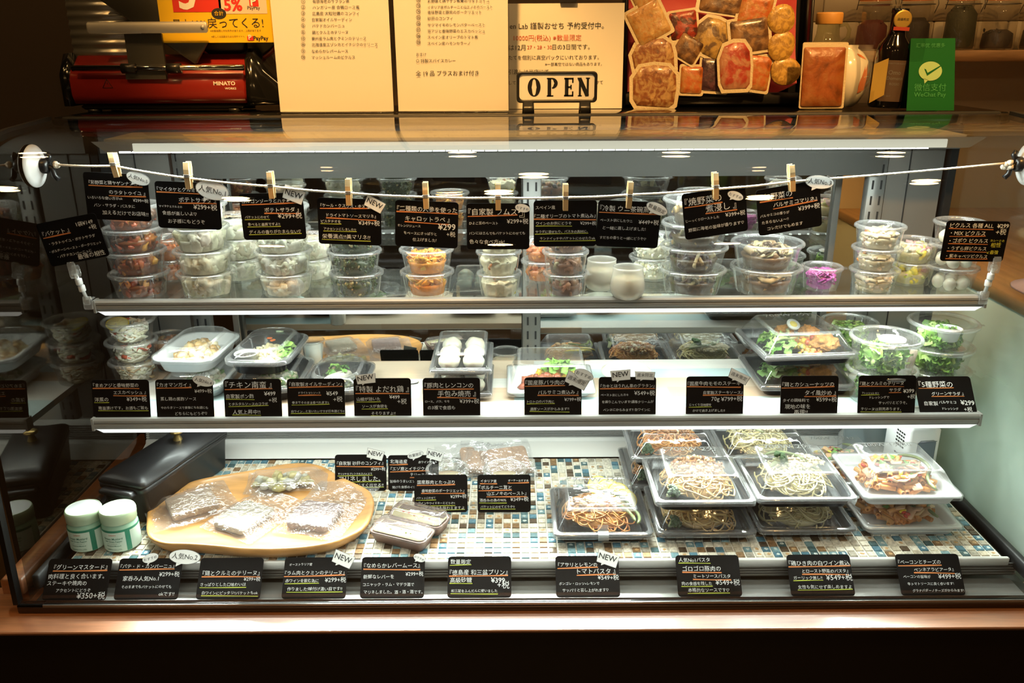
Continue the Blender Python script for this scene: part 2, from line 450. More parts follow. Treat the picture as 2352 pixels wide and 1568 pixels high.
# door head, rails, posts
m = MB(); m.box((XC, 1.625, 1.292), (1.60, .05, .055)); cpart(m, 'head_rail', 'steel')
m = MB(); m.box((XC, 1.632, 1.240), (1.33, .04, .050)); m.box((XC, 1.628, 1.2645), (1.33, .045, .003)); cpart(m, 'head_rail', 'steel_dull')
def post(x, w, z0=.70, z1=1.27):
    m = MB(); m.rbox((x, 1.634, (z0 + z1) / 2), (w, .022, z1 - z0), .002, n=1)
    for z in range(int((z1 - z0) / .030)):
        for dx in (-.008, .008):
            m.box((x + dx, 1.6228, z0 + .015 + z * .030), (.0035, .0012, .017), mi=1)
    return cpart(m, 'slotted_post', ['post_metal', 'slot'])
post(.040, .036); post(-.626, .034); post(.700, .034)
for x, s in ((-.703, 1), (.772, 1)):
    m = MB(); m.box((x, 1.637, .985), (.105, .016, .57)); m.box((x - .012, 1.6285, .985), (.002, .002, .56), mi=1)
    cpart(m, 'corner_panel', ['steel', 'slot'])
for x in (XL + .008, XR - .008):
    m = MB(); m.box((x, 1.634, .985), (.014, .030, .66)); cpart(m, 'corner_seal', 'black_rubber')
# sliding doors: mirror glass in slim frames
for x0, x1, y in ((-.600, .055, YMIR + .006), (.028, .668, YMIR - .012)):
    fr = MB(); z0, z1 = .715, 1.222
    fr.box(((x0 + x1) / 2, y, z0 + .006), (x1 - x0, .012, .012)); fr.box(((x0 + x1) / 2, y, z1 - .006), (x1 - x0, .012, .012))
    for x in (x0 + .006, x1 - .006): fr.box((x, y, (z0 + z1) / 2), (.012, .012, z1 - z0))
    d = cpart(fr, 'sliding_door', 'alu')
    g = MB(); g.box(((x0 + x1) / 2, y - .001, (z0 + z1) / 2), (x1 - x0 - .02, .004, z1 - z0 - .02))
    go = cpart(g, 'mirror_glass', 'door_mirror', parent=d)
# back louvre below the doors
m = MB()
prof = [(1.553, .655), (1.600, .668), (1.602, .672)]
for k in range(7): prof += [(1.603 + k * .001, .674 + k * .0042), (1.609 + k * .001, .6752 + k * .0042), (1.609 + k * .001, .6768 + k * .0042)]
prof += [(1.618, .705), (1.622, .714), (YMIR + .02, .715)]
m.loft([[Vector((XL + .01, a, b)), Vector((XR - .01, a, b))] for a, b in prof], False, False, smooth=False, closed=False)
cpart(m, 'back_louvre', 'white_metal')
for k in range(7):
    m = MB(); m.box((XC, 1.6065 + k * .001, .6780 + k * .0042), (XR - XL - .03, .004, .0016)); cpart(m, 'louvre_gap_shade', 'louvre_shade')  # dark strips paint the shade in the gaps between ribs
# mosaic deck
m = MB(); S_ = .0155; rows, cols = 23, 99
pal = [((.70, .66, .55), 34), ((.56, .50, .38), 15), ((.25, .15, .075), 11), ((.10, .07, .045), 6), ((.10, .22, .29), 11), ((.20, .33, .36), 8), ((.07, .13, .14), 6), ((.40, .37, .30), 11)]
bag = [c for c, n in pal for _ in range(n)]
x0 = XC - cols * S_ / 2
rt = random.Random(5)
for j in range(rows):
    for i in range(cols):
        c = rt.choice(bag); k = 1 + rt.uniform(-.15, .15); c = tuple(min(1, q * k) for q in c)
        cx, cy = x0 + (i + .5) * S_, YD + (j + .5) * S_; h = S_ / 2 - .0009; hi = h - .0009
        vs = [(cx - h, cy - h, ZD - .0026), (cx + h, cy - h, ZD - .0026), (cx + h, cy + h, ZD - .0026), (cx - h, cy + h, ZD - .0026), (cx - hi, cy - hi, ZD), (cx + hi, cy - hi, ZD), (cx + hi, cy + hi, ZD), (cx - hi, cy + hi, ZD)]
        m.add(vs, [(0, 1, 5, 4), (1, 2, 6, 5), (2, 3, 7, 6), (3, 0, 4, 7), (4, 5, 6, 7)], c, False)
        if rt.random() < .3 and c[0] > .2 or rt.random() < .35 and c[2] > c[0]:      # glazed blot in the middle of a tile
            c2 = (.52, .33, .16) if c[0] > c[2] else (.55, .62, .60)
            rr = [Vector((cx + math.cos(a) * hi * rt.uniform(.4, .75), cy + math.sin(a) * hi * rt.uniform(.4, .7), ZD + .0002)) for a in [q * PI / 4 for q in range(8)]]
            m.add(rr, [tuple(range(8))], c2, False)
dk = cpart(m, 'mosaic_panel', 'tile_glaze')
m = MB(); m.box((XC, YD + rows * S_ / 2, ZD - .006), (cols * S_ + .004, rows * S_ + .002, .0075))
cpart(m, 'deck_board', 'grout')
# deck front: white edge and ribbed aluminium, tray floor
m = MB(); m.rbox((XC, YD - .0035, ZD - .008), (1.560, .007, .015), .002, n=1); cpart(m, 'deck_edge', 'white_metal')
m = MB(); prof = [(YD - .002, ZD - .014)]
for k in range(4): prof += [(YD + .004, ZD - .0165 - k * .005), (YD - .001, ZD - .0175 - k * .005), (YD - .001, ZD - .0200 - k * .005)]
prof += [(YD + .003, ZD - .036), (YD + .004, .6125)]
m.loft([[Vector((XL + .012, a, b)), Vector((XR - .012, a, b))] for a, b in prof], False, False, smooth=False, closed=False)
cpart(m, 'ribbed_front', 'alu')
m = MB(); m.box((XC, 1.163, .6095), (1.575, .058, .004)); cpart(m, 'tray_floor', 'steel')
for x in (XL + .014, XR - .014):
    m = MB(); m.rbox((x, 1.36, ZD - .010), (.012, .42, .026), .002, n=1); cpart(m, 'side_seal', 'black_rubber')
# dark frame under the glass, wooden ledge, body
m = MB(); m.rbox((XC, 1.141, .6035), (1.66, .014, .016), .002, n=1); cpart(m, 'front_frame', 'black_gloss')
m = MB(); m.loft([[Vector((x, a, b)) for a, b in ((1.200, .580), (1.200, .5985), (1.144, .5965), (1.094, .5912), (1.0925, .5895), (1.0945, .5850), (1.105, .580))] for x in (-1.45, 1.45)], smooth=False); cpart(m, 'wood_ledge', 'ledge_wood')
m = MB(); m.box((XC, 1.30, .285), (1.66, .35, .588)); m.box((XC, 1.115, .285), (2.60, .02, .588)); cpart(m, 'base_cabinet', 'front_panel')
m = MB(); m.box((XC, 1.40, .590), (1.62, .49, .030)); cpart(m, 'well_floor', 'steel_dull')

# shelves
def shelf(label, y0, z, x0, x1, y1=1.618, glass=False):
    t = thing('display_shelf', label, 'shelf', ((x0 + x1) / 2, y0, z))
    cx = 0; w = x1 - x0; d = y1 - y0
    if glass:
        xm = .047 - (x0 + x1) / 2
        for a, b in ((-w / 2 + .004, xm - .0012), (xm + .0012, w / 2 - .004)):
            m = MB(); m.box(((a + b) / 2, d / 2 + .008, -.0035), (b - a, d - .016, .007)); m.build('glass_panel', MT['shelf_glass'], t)
    else:
        m = MB(); m.box((0, d / 2 + .005, -.006), (w - .004, d - .010, .012)); m.build('plank_panel', MT['planks'], t)
        m = MB(); m.box((0, d / 2 + .02, -.015), (w - .02, d - .06, .005)); m.build('under_panel', MT['white_metal'], t)
    m = MB()
    lip = .004
    prof = [(.012, lip), (.000, lip), (-.002, lip - .003), (-.002, -.003), (.000, -.0042), (-.002, -.0054), (-.002, -.0100), (.000, -.0112), (.000, -.0150), (.012, -.0150)]
    m.loft([[Vector((-w / 2, a, b)), Vector((w / 2, a, b))] for a, b in prof], False, False, smooth=False, closed=False)
    m.box((-w / 2 + .001, .006, -.006), (.004, .018, .022)); m.box((w / 2 - .001, .006, -.006), (.004, .018, .022))
    m.build('front_trim', MT['alu_light'], t)
    m = MB(); m.loft([[Vector((s * (w / 2 - q), a, b)) for s in (-1, 1)] for a, b, q in ((.0005, -.0152, .004), (.004, -.0235, .014), (.020, -.0235, .014), (.020, -.0152, .004))], False, False, smooth=False, closed=False)
    m.build('light_strip', MT['led_diffuser'], t)
    m = MB()
    for k in range(66): m.box((-w / 2 + .05 + k * (w - .1) / 65, .024, -.0215), (.006, .004, .003))
    m.build('led_row', MT['led_dot'], t)
    for bx in (-.662, .018, .664):
        m = MB(); m.box((bx, d * .5 + .03, -.017), (.004, d - .05, .010 if not glass else .012)); m.build('bracket', MT['alu'], t)
    return t
shelf('upper glass shelf with aluminium front edge, carrying round deli cups', YU, ZU, -.717, .814, 1.615, True)
shelf('middle shelf topped with white, tan and pale blue planks', YM, ZM, -.722, .805, 1.612)

# neighbouring counter seen through the clouded side pane
m = MB(); m.rbox((XL - .026, 1.42, .634), (.036, .54, .030), .003); cpart(m, 'side_ledge', 'ledge_wood')
# ceiling lamps
for i, (x, y, r, lab) in enumerate(((-1.60, 2.10, .047, 0), (-.88, 2.08, .047, 0), (-.16, 2.01, .047, 0), (.54, 1.95, .047, 0), (1.23, 1.89, .047, 0), (-1.60, .85, .047, 1), (-.91, .49, .047, 1), (-.04, .66, .047, 1), (.07, 1.18, .047, 1), (.83, .45, .047, 1), (1.30, .91, .047, 1), (-1.30, -1.88, .07, 2), (-.06, -1.87, .07, 2), (1.17, -1.88, .07, 2))):
    lb = ('warm ceiling downlight over the kitchen, seen as the top row of reflected discs', 'warm ceiling downlight over the case, seen as the middle reflected discs', 'warm ceiling downlight over the shop floor, seen as the low reflected discs')[lab]
    t = thing('ceiling_downlight', lb, 'ceiling light', (x, y, 2.70), group=('downlights over the kitchen', 'downlights over the case', 'downlights over the shop floor')[lab])
    m = MB(); m.lathe([(r, 0), (r, -.012), (r + .012, -.012), (r + .014, 0)], 24); m.build('trim_ring', MT['white_metal'], t)
    m = MB(); m.add(circ(r, -.008, 16), [tuple(range(15, -1, -1))], smooth=False); m.build('diffuser', MT['lamp_glow'], t)
for x, y in ((-.56, 1.43), (.75, 1.35)):
    t = thing('coil_lamp', 'small warm coil lamp under the ceiling, reflected as three short dashes', 'ceiling light', (x, y, 2.70), group='coil lamps over the case')
    m = MB(); m.lathe([(.022, 0), (.020, -.03), (.012, -.04), (0, -.04)], 16); m.build('lamp_holder', MT['white_plastic'], t)
    m = MB(); m.tube([(.013 * math.cos(a), .013 * math.sin(a), -.045 - a * .0022) for a in [k * PI / 6 for k in range(40)]], .003, 6); m.build('coil', MT['coil_glow'], t)

t = thing('side_counter', 'mint sided counter with a wooden top beyond the clouded side pane', 'counter', (1.265, 1.835, 0))
m = MB(); m.rbox((0, 0, .49), (.66, 1.14, .98), .004); m.build('cabinet', MT['mint_panel'], t)
m = MB(); m.rbox((0, 0, .9925), (.67, 1.15, .025), .004); m.build('counter_top', MT['counter_wood'], t)
t = thing('folded_cloth', 'pink folded cloth lying on the wooden counter past the clouded side pane', 'cloth', (1.11, 1.52, 1.0055))
m = MB(); m.loft([rrect(.15, .10, .07, z, 5) if z < .012 else rrect(.13, .085, .06, z, 5) for z in (0, .004, .012, .017)]); m.build('cloth', MT['pink_cloth'], t)
# ------------------------------------------------------------------ lettering
TQ = []
def lettering(parent, lines, mat, name='lettering', off=.0011, hand=0.0, bold=0.0, M=None, bend=None, ital=0.0):
    """lines: (text, x0, x1, baseline[, height factor]) in the local x-z plane of the parent, facing -y"""
    TQ.append((parent, lines, mat, name, off, hand, bold, M, bend, ital))

def flush_text():
    obs = []
    for e in TQ:
        for ln in e[1]:
            c = bpy.data.curves.new('t', 'FONT'); c.body = ln[0]; c.resolution_u = 2; c.size = 1.0
            c.offset = e[6] if max(map(ord, ln[0])) < 0x2E80 else 0.0; c.fill_mode = 'FRONT'; c.extrude = 0
            o = bpy.data.objects.new('t', c); COL.objects.link(o); obs.append(o)
    bpy.context.view_layer.update()
    dg = bpy.context.evaluated_depsgraph_get(); k = 0
    for parent, lines, mat, name, off, hand, bold, M, bend, ital in TQ:
        m = MB()
        for ln in lines:
            me = bpy.data.meshes.new_from_object(obs[k].evaluated_get(dg)); k += 1
            vs = [v.co.copy() for v in me.vertices]; fs = [tuple(p.vertices) for p in me.polygons]
            bpy.data.meshes.remove(me)
            if not vs: continue
            a = min(v.x for v in vs); b = max(v.x for v in vs); s = (ln[2] - ln[1]) / max(b - a, 1e-6)
            hf = ln[4] if len(ln) > 4 else 1.0; ph = random.uniform(0, 6)
            out = []
            for v in vs:
                x, z = (v.x - a) * s, v.y * s * hf
                if hand:
                    z += hand * (math.sin(x * 420 + ph) * .5 + math.sin(x * 160 + ph * 2) * .7); x += hand * .7 * math.sin(x * 500 + z * 700 + ph)
                x += z * ital
                p = Vector((ln[1] + x, -off, ln[3] + z))
                if bend: p = Vector((bend * math.sin(p.x / bend), -bend * math.cos(p.x / bend) - off * .3, p.z))
                if M: p = M @ p
                out.append(p)
            m.add(out, fs, smooth=False)
        m.build(name, MT[mat], parent)
    for o in obs:
        c = o.data; bpy.data.objects.remove(o); bpy.data.curves.remove(c)

def stroke(m, x0, x1, z, h, off=.0010, M=None):
    n = 8; vs = []
    sl = random.uniform(-.015, .02) * (x1 - x0); ph = random.uniform(0, 6)
    for i in range(n + 1):
        u = i / n; x = x0 + (x1 - x0) * u; zz = z + sl * u + math.sin(u * 3 + ph) * h * .25
        w = h * (.5 + .12 * math.sin(u * 5 + ph))
        for q in (-w, w): vs.append(Vector((x, -off, zz + q)))
    fs = [(2 * i, 2 * i + 2, 2 * i + 3, 2 * i + 1) for i in range(n)]
    m.add([M @ v for v in vs] if M else vs, fs, smooth=False)

BOARDM = {}
def board_mesh(w, h):
    k = (round(w, 4), round(h, 4))
    if k not in BOARDM:
        m = MB(); R = rotm(PI / 2, 0, 0)
        m.loft([[R @ p + Vector((0, 0, h / 2)) for p in rrect(w / 2, h / 2, .0055, z, 4)] for z in (-.0007, .0007)], smooth=False)
        BOARDM[k] = m.mesh('board', MT['board'])
    return BOARDM[k]

def badge(parent, txt, cx, cz, w, h, shape, rot, off=.0022):
    """paper bubble stuck on a card"""
    M = Matrix.Translation((cx, 0, cz)) @ Matrix.Rotation(rot, 4, 'Y')
    def ring(s, y):
        if shape == 'e': pts = [Vector((math.cos(a) * w / 2 * s, y, math.sin(a) * h / 2 * s)) for a in [2 * PI * k / 28 for k in range(28)]]
        else:
            sk = w * .04
            pts = [Vector((x * s, y, z * s)) for x, z in ((-w / 2 + sk, -h / 2), (w / 2 - sk, -h / 2 - sk), (w / 2 + sk * .3, h / 2 - sk), (-w / 2, h / 2))]
        return [M @ p for p in pts]
    m = MB(); m.loft([ring(1, -off + .0006), ring(1, -off)], smooth=False, mi=1)
    m.add(ring(.955, -off - .0001), [tuple(range(len(ring(1, 0)) - 1, -1, -1))], smooth=False)
    tp = [M @ Vector(p) for p in ((-w * .22, -off, -h * .44), (-w * .05, -off, -h * .47), (-w * .22, -off, -h * .68))]
    m.add(tp, [(0, 1, 2)], smooth=False)
    b = m.build('badge', [MT['paper'], MT['grey_ink']], parent)
    lettering(b, [(txt, -w * .40, w * .40, -h * (.16 if len(txt) < 5 else .14))], 'ink', off=off + .0004, hand=.0003, bold=.012, M=M)
    return b

CARDN = [0]
def card(label, loc, w, h, R, spec, badges=(), group='handwritten black price cards'):
    t = thing('price_card', label, 'price card', loc, R, group)
    inst('board', board_mesh(w, h), t)
    white, und, yel, yl, yt = [], MB(), MB(), [], []
    for ln in spec.strip().split('\n'):
        a = ln.strip().split(None, 4); x0, x1, z = [float(q) / 100 for q in a[:3]]; st, tx = a[3], a[4]
        X0, X1, Z = (x0 - .5) * w, (x1 - .5) * w, z * h
        (yt if st == 'Y' else white).append((tx, X0, X1, Z))
        if st == 't': stroke(und, X0 - .001, X1 + .001, Z - .0026, .0018)
        if st == 'b': stroke(und, X0 - .001, X1 + .001, Z - .0022, .0012)
        if st == 'y': stroke(yel, X0 - .001, X1 + .001, Z - .0022, .0011)
    lettering(t, white, 'chalk', hand=.00035, bold=.012)
    if yt: lettering(t, yt, 'yellow_ink', 'yellow_lettering', hand=.00035, bold=.012)
    if und.v: und.build('underline', MT['orange_pen'], t)
    if yel.v: yel.build('highlight_stroke', MT['yellow_pen'], t)
    for i, b in enumerate(badges): badge(t, *b, off=.0022 + .0012 * i)
    return t
# ------------------------------------------------------------------ string line with hanging cards
YS = 1.374
pts_px = [(150, 362), (262, 381), (432, 409), (623, 428), (800, 443), (978, 452), (1144, 454), (1299, 453), (1445, 447), (1642, 434), (1817, 417), (2283, 364)]
pts = [P(x, y, Y=YS + .012 if i in (0, 11) else YS) for i, (x, y) in enumerate(pts_px)]
for i_, px_, sx_ in ((0, (122, 381), XL + .003 + .034), (-1, (2326, 377), XR - .003 - .034)):
    q_ = P(*px_, Y=1.392); pts[i_] = Vector((sx_, 1.392, q_.z + .002))
st = thing('rope_line', 'thin twisted rope strung between two suction hooks across the case', 'rope', pts[0])
dense = []
for i in range(len(pts) - 1):
    n = 14
    for k in range(n): dense.append(pts[i].lerp(pts[i + 1], k / n) - Vector((0, 0, .0012 * math.sin(PI * k / n))))
dense.append(pts[-1])
m = MB(); m.tube([p - pts[0] for p in dense], .0019, 6)
for ph in (0, PI):
    tw = []
    for i in range(len(dense) - 1):
        for k in range(3):
            p = dense[i].lerp(dense[i + 1], k / 3); a = (i * 3 + k) * 1.9 + ph
            tw.append(p - pts[0] + Vector((0, math.cos(a) * .0012, math.sin(a) * .0012)))
    m.tube(tw, .0012, 4)
m.build('rope', MT['rope'], st)
for i, (side, px, py, lab) in enumerate(((1, 122, 381, 'white suction hook stuck on the dark mirror-like side pane, rope end tied to it'), (-1, 2326, 377, 'white suction hook stuck on the clear side pane'))):
    x = XL + .003 if side > 0 else XR - .003
    c = P(px, py, Y=1.392); c.x = x
    if side < 0: lab = 'white suction hook with a fat rope knot, stuck on the clear side pane'
    t = thing('suction_hook', lab, 'suction hook', c, rotm(0, side * PI / 2, 0) @ rotm(0, 0, 0), 'suction hooks of the rope line')
    m = MB(); m.lathe([(.0345, 0), (.034, .002), (.027, .005), (.016, .010), (.012, .013), (.0, .0132)], 40); m.build('suction_disc', MT['white_plastic'], t)
    m = MB(); m.lathe([(.012, .012), (.0125, .020), (.009, .024), (0, .0242)], 20)
    m.tube([(0, 0, .020), (side * .004, 0, .028), (side * .016, 0, .030), (side * .022, 0, .036)], .0045, 8); m.tube([(-side * .004, 0, .020), (-side * .015, .002, .026), (-side * .020, .003, .022)], .0045, 8)
    m.build('hook', MT['black_plastic'], t)
    m = MB()
    for k in range(7 if side < 0 else 3): m.blob((random.uniform(-.006, .006), random.uniform(-.005, .005), .030 + random.uniform(0, .008)), .0052, k, 1)
    m.build('rope_knot', MT['rope'], t)

def hang(cx, cy, wpx, roll, peg, spec, badges, label, plabel, w=.1035, h=.0765):
    s = w / wpx; r = math.radians(roll)
    c = P(cx, cy, Y=YS + .002)
    R = rotm(0, r, 0) ; loc = c - R @ Vector((0, 0, h / 2))
    bl = [(b[0], (b[1] - cx) * s, h / 2 - (b[2] - cy) * s, b[3] * s, b[4] * s, b[5], math.radians(b[6])) for b in badges]
    # badge offsets are read square to the picture, so turn them into the tilted card's own axes
    bl = [(b[0], (R.transposed() @ Vector((b[1], 0, b[2] - h / 2))).x, (R.transposed() @ Vector((b[1], 0, b[2] - h / 2))).z + h / 2, b[3], b[4], b[5], b[6] - r) for b in bl]
    card(label, loc, w, h, R, spec, bl, 'black price cards pegged to the rope')
    # clothes peg
    px, py, pr = peg
    pc = P(px, py, Y=YS - .0045)
    t = thing('clothes_peg', plabel, 'clothes peg', pc, rotm(0, math.radians(pr), 0), 'wooden pegs on the rope')
    for sg, y0 in ((-1, -.0035), (1, .0048)):
        m = MB()
        m.loft([[Vector((x, y0 + sg * yy * 1.0, z)) for x, yy in ((-.0042, 0), (.0042, 0), (.0042, th), (-.0042, th))] for z, th in ((-.021, .0022), (-.004, .0036), (.010, .0036), (.0215, .0020))], smooth=False)
        if sg > 0:
            for i in range(len(m.v)): m.v[i] = (m.v[i][0], m.v[i][1] + (.0022 if m.v[i][2] > .008 else 0), m.v[i][2])
        m.build('peg_jaw', MT['peg_wood'], t)
    m = MB()
    for z in (-.0016, .0002, .0020): m.tube([(-.0049, -.0075, z), (.0049, -.0075, z)], .0006, 5)
    for x in (-.0049, .0049): m.tube([(x, -.0075, 0), (x, .008, .0005)], .0007, 5)
    m.build('spring', MT['steel'], t)

T_ = '+税'
hang(270, 452, 149, 3.0, (263, 376, -6), """
8 90 76 t 『彩野菜と鶏ヤゲンナンコツ
38 94 56 t のラタトゥイユ 』
4 58 44 w いろいろな使い方がok
74 98 41 w ¥299+税
12 76 28 w パン・サラダ・パスタに
24 96 12 w 加えるだけでお店味!!""", [('人気No.5', 326, 409, 56, 30, 'e', 20)],
     'hanging black card titled 彩野菜 with 人気No.5 bubble', 'wooden peg holding the 彩野菜 card, first from the dark pane')
hang(433, 472, 146, 2.5, (432, 403, 1), """
3 70 80 t 『マイタケとクルミの
36 94 58 t ポテトサラダ 』
4 40 45 w マイタケとクルミの
58 95 43 w ¥299+税
8 62 29 w 食感が楽しいよ♡
16 74 12 w お子様にもどうぞ""", [('人気No.1', 493, 437, 78, 44, 'e', 14)],
     'hanging black card titled マイタケとクルミ with oval 人気 bubble', 'wooden peg holding the マイタケ card')
hang(627, 497, 145, -.6, (623, 425, -1), """
4 94 80 t ゴルゴンゾーラとハチミツの
38 92 60 t ポテトサラダ 』
6 44 47 y バケットにのせて
58 96 46 w ¥299+税
9 60 31 y 食べると最高ですよ!!
10 92 14 y ディルの香りがたまらない♡""", [('NEW', 680, 446, 50, 32, 'r', 20)],
     'hanging black card titled ゴルゴンゾーラ with tilted NEW tag', 'wooden peg holding the ゴルゴンゾーラ card')
hang(803, 509, 144, 2.2, (801, 441, 1), """
5 88 81 t 『ケール・クスクス・キヌアの
14 92 60 t ドライトマトソースマリネ』
5 36 47 y ピスタチオを
64 98 44 w ¥349+税
9 60 31 y アクセントにしました♡
6 82 13 y 栄養満点!!美マリネ!!""", [('NEW', 863, 468, 46, 26, 'r', 27)],
     'hanging black card titled ケール・クスクス with tilted NEW tag', 'wooden peg holding the ケール card')
hang(980, 515, 138, 3.0, (978, 449, -1), """
3 98 78 t 『二種類の人参を使った
16 86 57 t キャロットラペ 』
4 40 43 w オレンジジュース
68 96 40 w ¥299
14 66 27 w をベースにさっぱりと
82 96 26 w +税
28 66 13 w 仕上げました!""", [], 'hanging black card titled 二種類の人参 (carrots), no bubble', 'wooden peg holding the 二種類の人参 card')
hang(1144, 520, 136, .3, (1144, 452, 0), """
3 80 76 t 『自家製 フムス
84 92 72 w 』
4 50 55 w ひよこ豆のペースト
64 98 57 w ¥299+税
4 93 33 w パンにはさんでもバケットにのせても
4 60 13 w 色々な食べ方ok!""", [('おすすめ', 1197, 480, 33, 18, 'e', 12)],
     'hanging black card titled 自家製フムス (hummus)', 'wooden peg holding the フムス card')
hang(1298, 513, 135, -.3, (1299, 453, 0), """
3 34 82 w スペイン産
1 98 63 t 『二種オリーブのトマト煮込み』
4 60 48 y ワインのお供にどうぞ
74 99 47 w ¥299+税
3 86 30 y サラダに混ぜたり、パスタの具材に、
10 98 15 y サンドイッチやバケットにのせたりok""", [], 'hanging black card whose title mentions スペイン産 olives', 'wooden peg holding the スペイン産 olive card')
hang(1443, 515, 136, 2.6, (1446, 448, 3), """
3 96 78 t 『冷製 ウニ茶碗蒸し』
5 56 55 w ペースト状にしたウニ
66 98 52 w ¥449+税
10 78 38 w と一緒に蒸し上げました!
6 80 17 w すだちの香りと一緒にどうぞ♡""", [('数量限定', 1503, 481, 50, 24, 'e', 24)],
     'hanging black card titled 冷製 ウニ茶碗蒸し with 数量限定 bubble', 'wooden peg holding the ウニ茶碗蒸し card')
hang(1642, 488, 134, -8.6, (1643, 427, -5), """
4 62 74 t 『焼野菜の
36 84 54 t 煮浸し 』
3 56 38 w じーっくりローストした
66 97 37 w ¥399+税
6 94 17 w 野菜に海老の旨味が香ります♡""", [('おすすめ', 1682, 452, 36, 18, 'e', 20)],
     'tilted hanging black card titled 焼野菜の煮浸し', 'wooden peg holding the 焼野菜 card')
hang(1812, 478, 134, -9.5, (1818, 409, -8), """
6 56 76 t 『旬野菜の
26 94 58 t バルサミコマリネ』
4 50 40 w バルサミコの香りが
64 98 41 w ¥399+税
6 48 25 w たまらないよ〜!!
14 70 10 w コレだけでもめます""", [('人気No.3', 1870, 423, 62, 28, 'e', 6)],
     'tilted hanging black card with 人気No.3 bubble, バルサミコマリネ', 'wooden peg holding the バルサミコ card with the 人気No.3 bubble')

# ------------------------------------------------------------------ the two cards in clear clips on the upper shelf
mclear('clip_plastic', .12, (.95, .96, .95), .08, haze=.22, f1=1)
def clip(px_card, roll, w, h, base_px, spec, label, clabel, lean):
    Yc = 1.374
    c = P(*px_card, Y=Yc); R = rotm(0, math.radians(roll), 0)
    card(label, c - R @ Vector((0, 0, h / 2)), w, h, R, spec, (), 'black cards held in clear clips')
    b = P(*base_px, Y=YU - .002)
    g = P(*lean, Y=Yc - .004)
    t = thing('card_clip', clabel, 'card clip', b, group='clear card clips on the upper shelf')
    d = g - b; up = d.normalized()
    m = MB(); m.rbox((0, -.003, .002), (.016, .004, .024), .002); m.rbox((0, .004, .008), (.016, .016, .004), .002); m.rbox((0, -.006, .006), (.012, .003, .014), .002); m.build('base_clip', MT['clip_plastic'], t)
    m = MB(); q = rotm(0, math.atan2(d.x, d.z), 0)
    for k in (.42, .60): m.lathe([(.005, -.0055), (.0056, -.004), (.0056, .004), (.005, .0055)], 14, d * k, q, True, True)
    m.tube([d * .12, d * .80], .0030, 8); m.build('joint_arm', MT['white_plastic'], t)
    m = MB(); m.rbox(d * .92 + Vector((0, -.004, 0)), (.014, .003, .028), .003, q); m.rbox(d * .86 + Vector((0, .006, 0)), (.014, .003, .020), .003, q); m.rbox(d * .84, (.010, .010, .010), .002, q); m.build('jaw', MT['clip_plastic'], t)
clip((168, 551), -10.5, .102, .0735, (204, 697), """
5 50 70 t 『バケット 』
64 92 78 w 1袋¥149
82 95 66 w +税
10 88 48 w ・ラタトゥイユ・ポテトサラダ
6 94 31 w ・ポルチーニペースト・ポークリエット
16 74 17 w ・パテドカンパーニュに
48 94 6 w 最強の相性""", 'tilted black card titled バケット in a clip at the dark end', 'clear jointed clip holding the バケット card', (166, 612))
clip((2239, 554), 1.2, .105, .068, (2257, 685), """
6 74 84 b ピクルス 各種 ALL
80 98 84 w ¥299
80 96 68 w +税
9 64 65 b ・MIX ピクルス
9 70 47 b ・ゴボウ ピクルス
9 70 28 b ・うずら卵ピクルス
9 74 9 b ・紫キャベツピクルス
74 96 50 Y カレーとの
76 92 37 Y 相性
72 90 20 Y ↙最強""", 'black card listing four pickles, ピクルス各種, in a clip beside the quail eggs', 'clear jointed clip holding the ピクルス card', (2288, 600))

# ------------------------------------------------------------------ cards along the middle shelf
def mid(cx, wpx, spec, badges, label, tilt=12, dx=0, rz=0):
    w, h = .0985, .0690; s = w / wpx
    c = P(cx, 958, Y=YM + .008)
    R = rotm(0, 0, math.radians(rz)) @ rotm(-math.radians(tilt), math.radians(dx), 0)
    bl = [(b[0], (b[1] - cx) * s, h - (b[2] - 880) * s * 1.0, b[3] * s, b[4] * s, b[5], math.radians(b[6])) for b in badges]
    card(label, Vector((c.x, YM + .0075, ZM - .0055 + .006)), w, h, R, spec, bl, 'black price cards on the middle shelf')
mid(281, 131, """
3 82 82 t 『まめアジと香味野菜の
38 94 64 t エスカベッシュ 』
4 28 46 y 洋風の
60 95 46 w ¥349+税
10 96 25 y 南蛮漬けです。お酒もご飯も""", [], 'black card titled まめアジ (escabeche), at the dark end of the middle shelf')
mid(427, 131, """
3 62 82 t 『カオマンガイ 』
68 98 66 w ¥499+税
8 70 47 w 蒸し鶏の黒酢ソース
8 90 26 w やわらきソースで食事にもお酒にも
32 88 10 w どちらにもどうぞ♡""", [('人気No.4', 472, 884, 50, 24, 'e', 14)], 'black card titled カオマンガイ below the white rice tray')
mid(583, 131, """
3 84 78 t 『チキン南蛮 』
70 90 58 w ¥499
78 92 42 w +税
4 52 52 y 自家製ポン酢
8 76 34 y とタルタルソースのコラボ
14 62 12 y 人気上昇中!!""", [], 'black card titled チキン南蛮 below the black lidded tray')
mid(728, 131, """
4 96 82 t 『自家製オイルサーディン』
20 58 62 t ドライトマトソース
68 88 58 w ¥549
80 96 42 w +税
8 72 37 y 骨までそのまま食べれます!!
6 98 15 y 白ワイン…と言いたいですが日本酒どう!!""", [], 'black card titled オイルサーディン (sardines)')
mid(880, 131, """
4 96 66 t 『特製 よだれ鶏 』
62 80 48 w ¥499
76 92 36 w +税
5 46 44 y 山椒が効いた
14 58 26 y ソースが食欲を
30 72 8 y そそりますよ!!""", [('NEW', 843, 880, 46, 22, 'r', -8)], 'black card titled 特製 よだれ鶏 with NEW tag')
mid(1038, 131, """
3 88 76 t 『豚肉とレンコンの
26 92 54 t 手包み焼売 』
4 46 38 w ロース、バラ、モモ
64 98 36 w ¥399+税
8 56 21 w の3種で食感も""", [], 'black card titled 豚肉とレンコン below the dumpling trays')
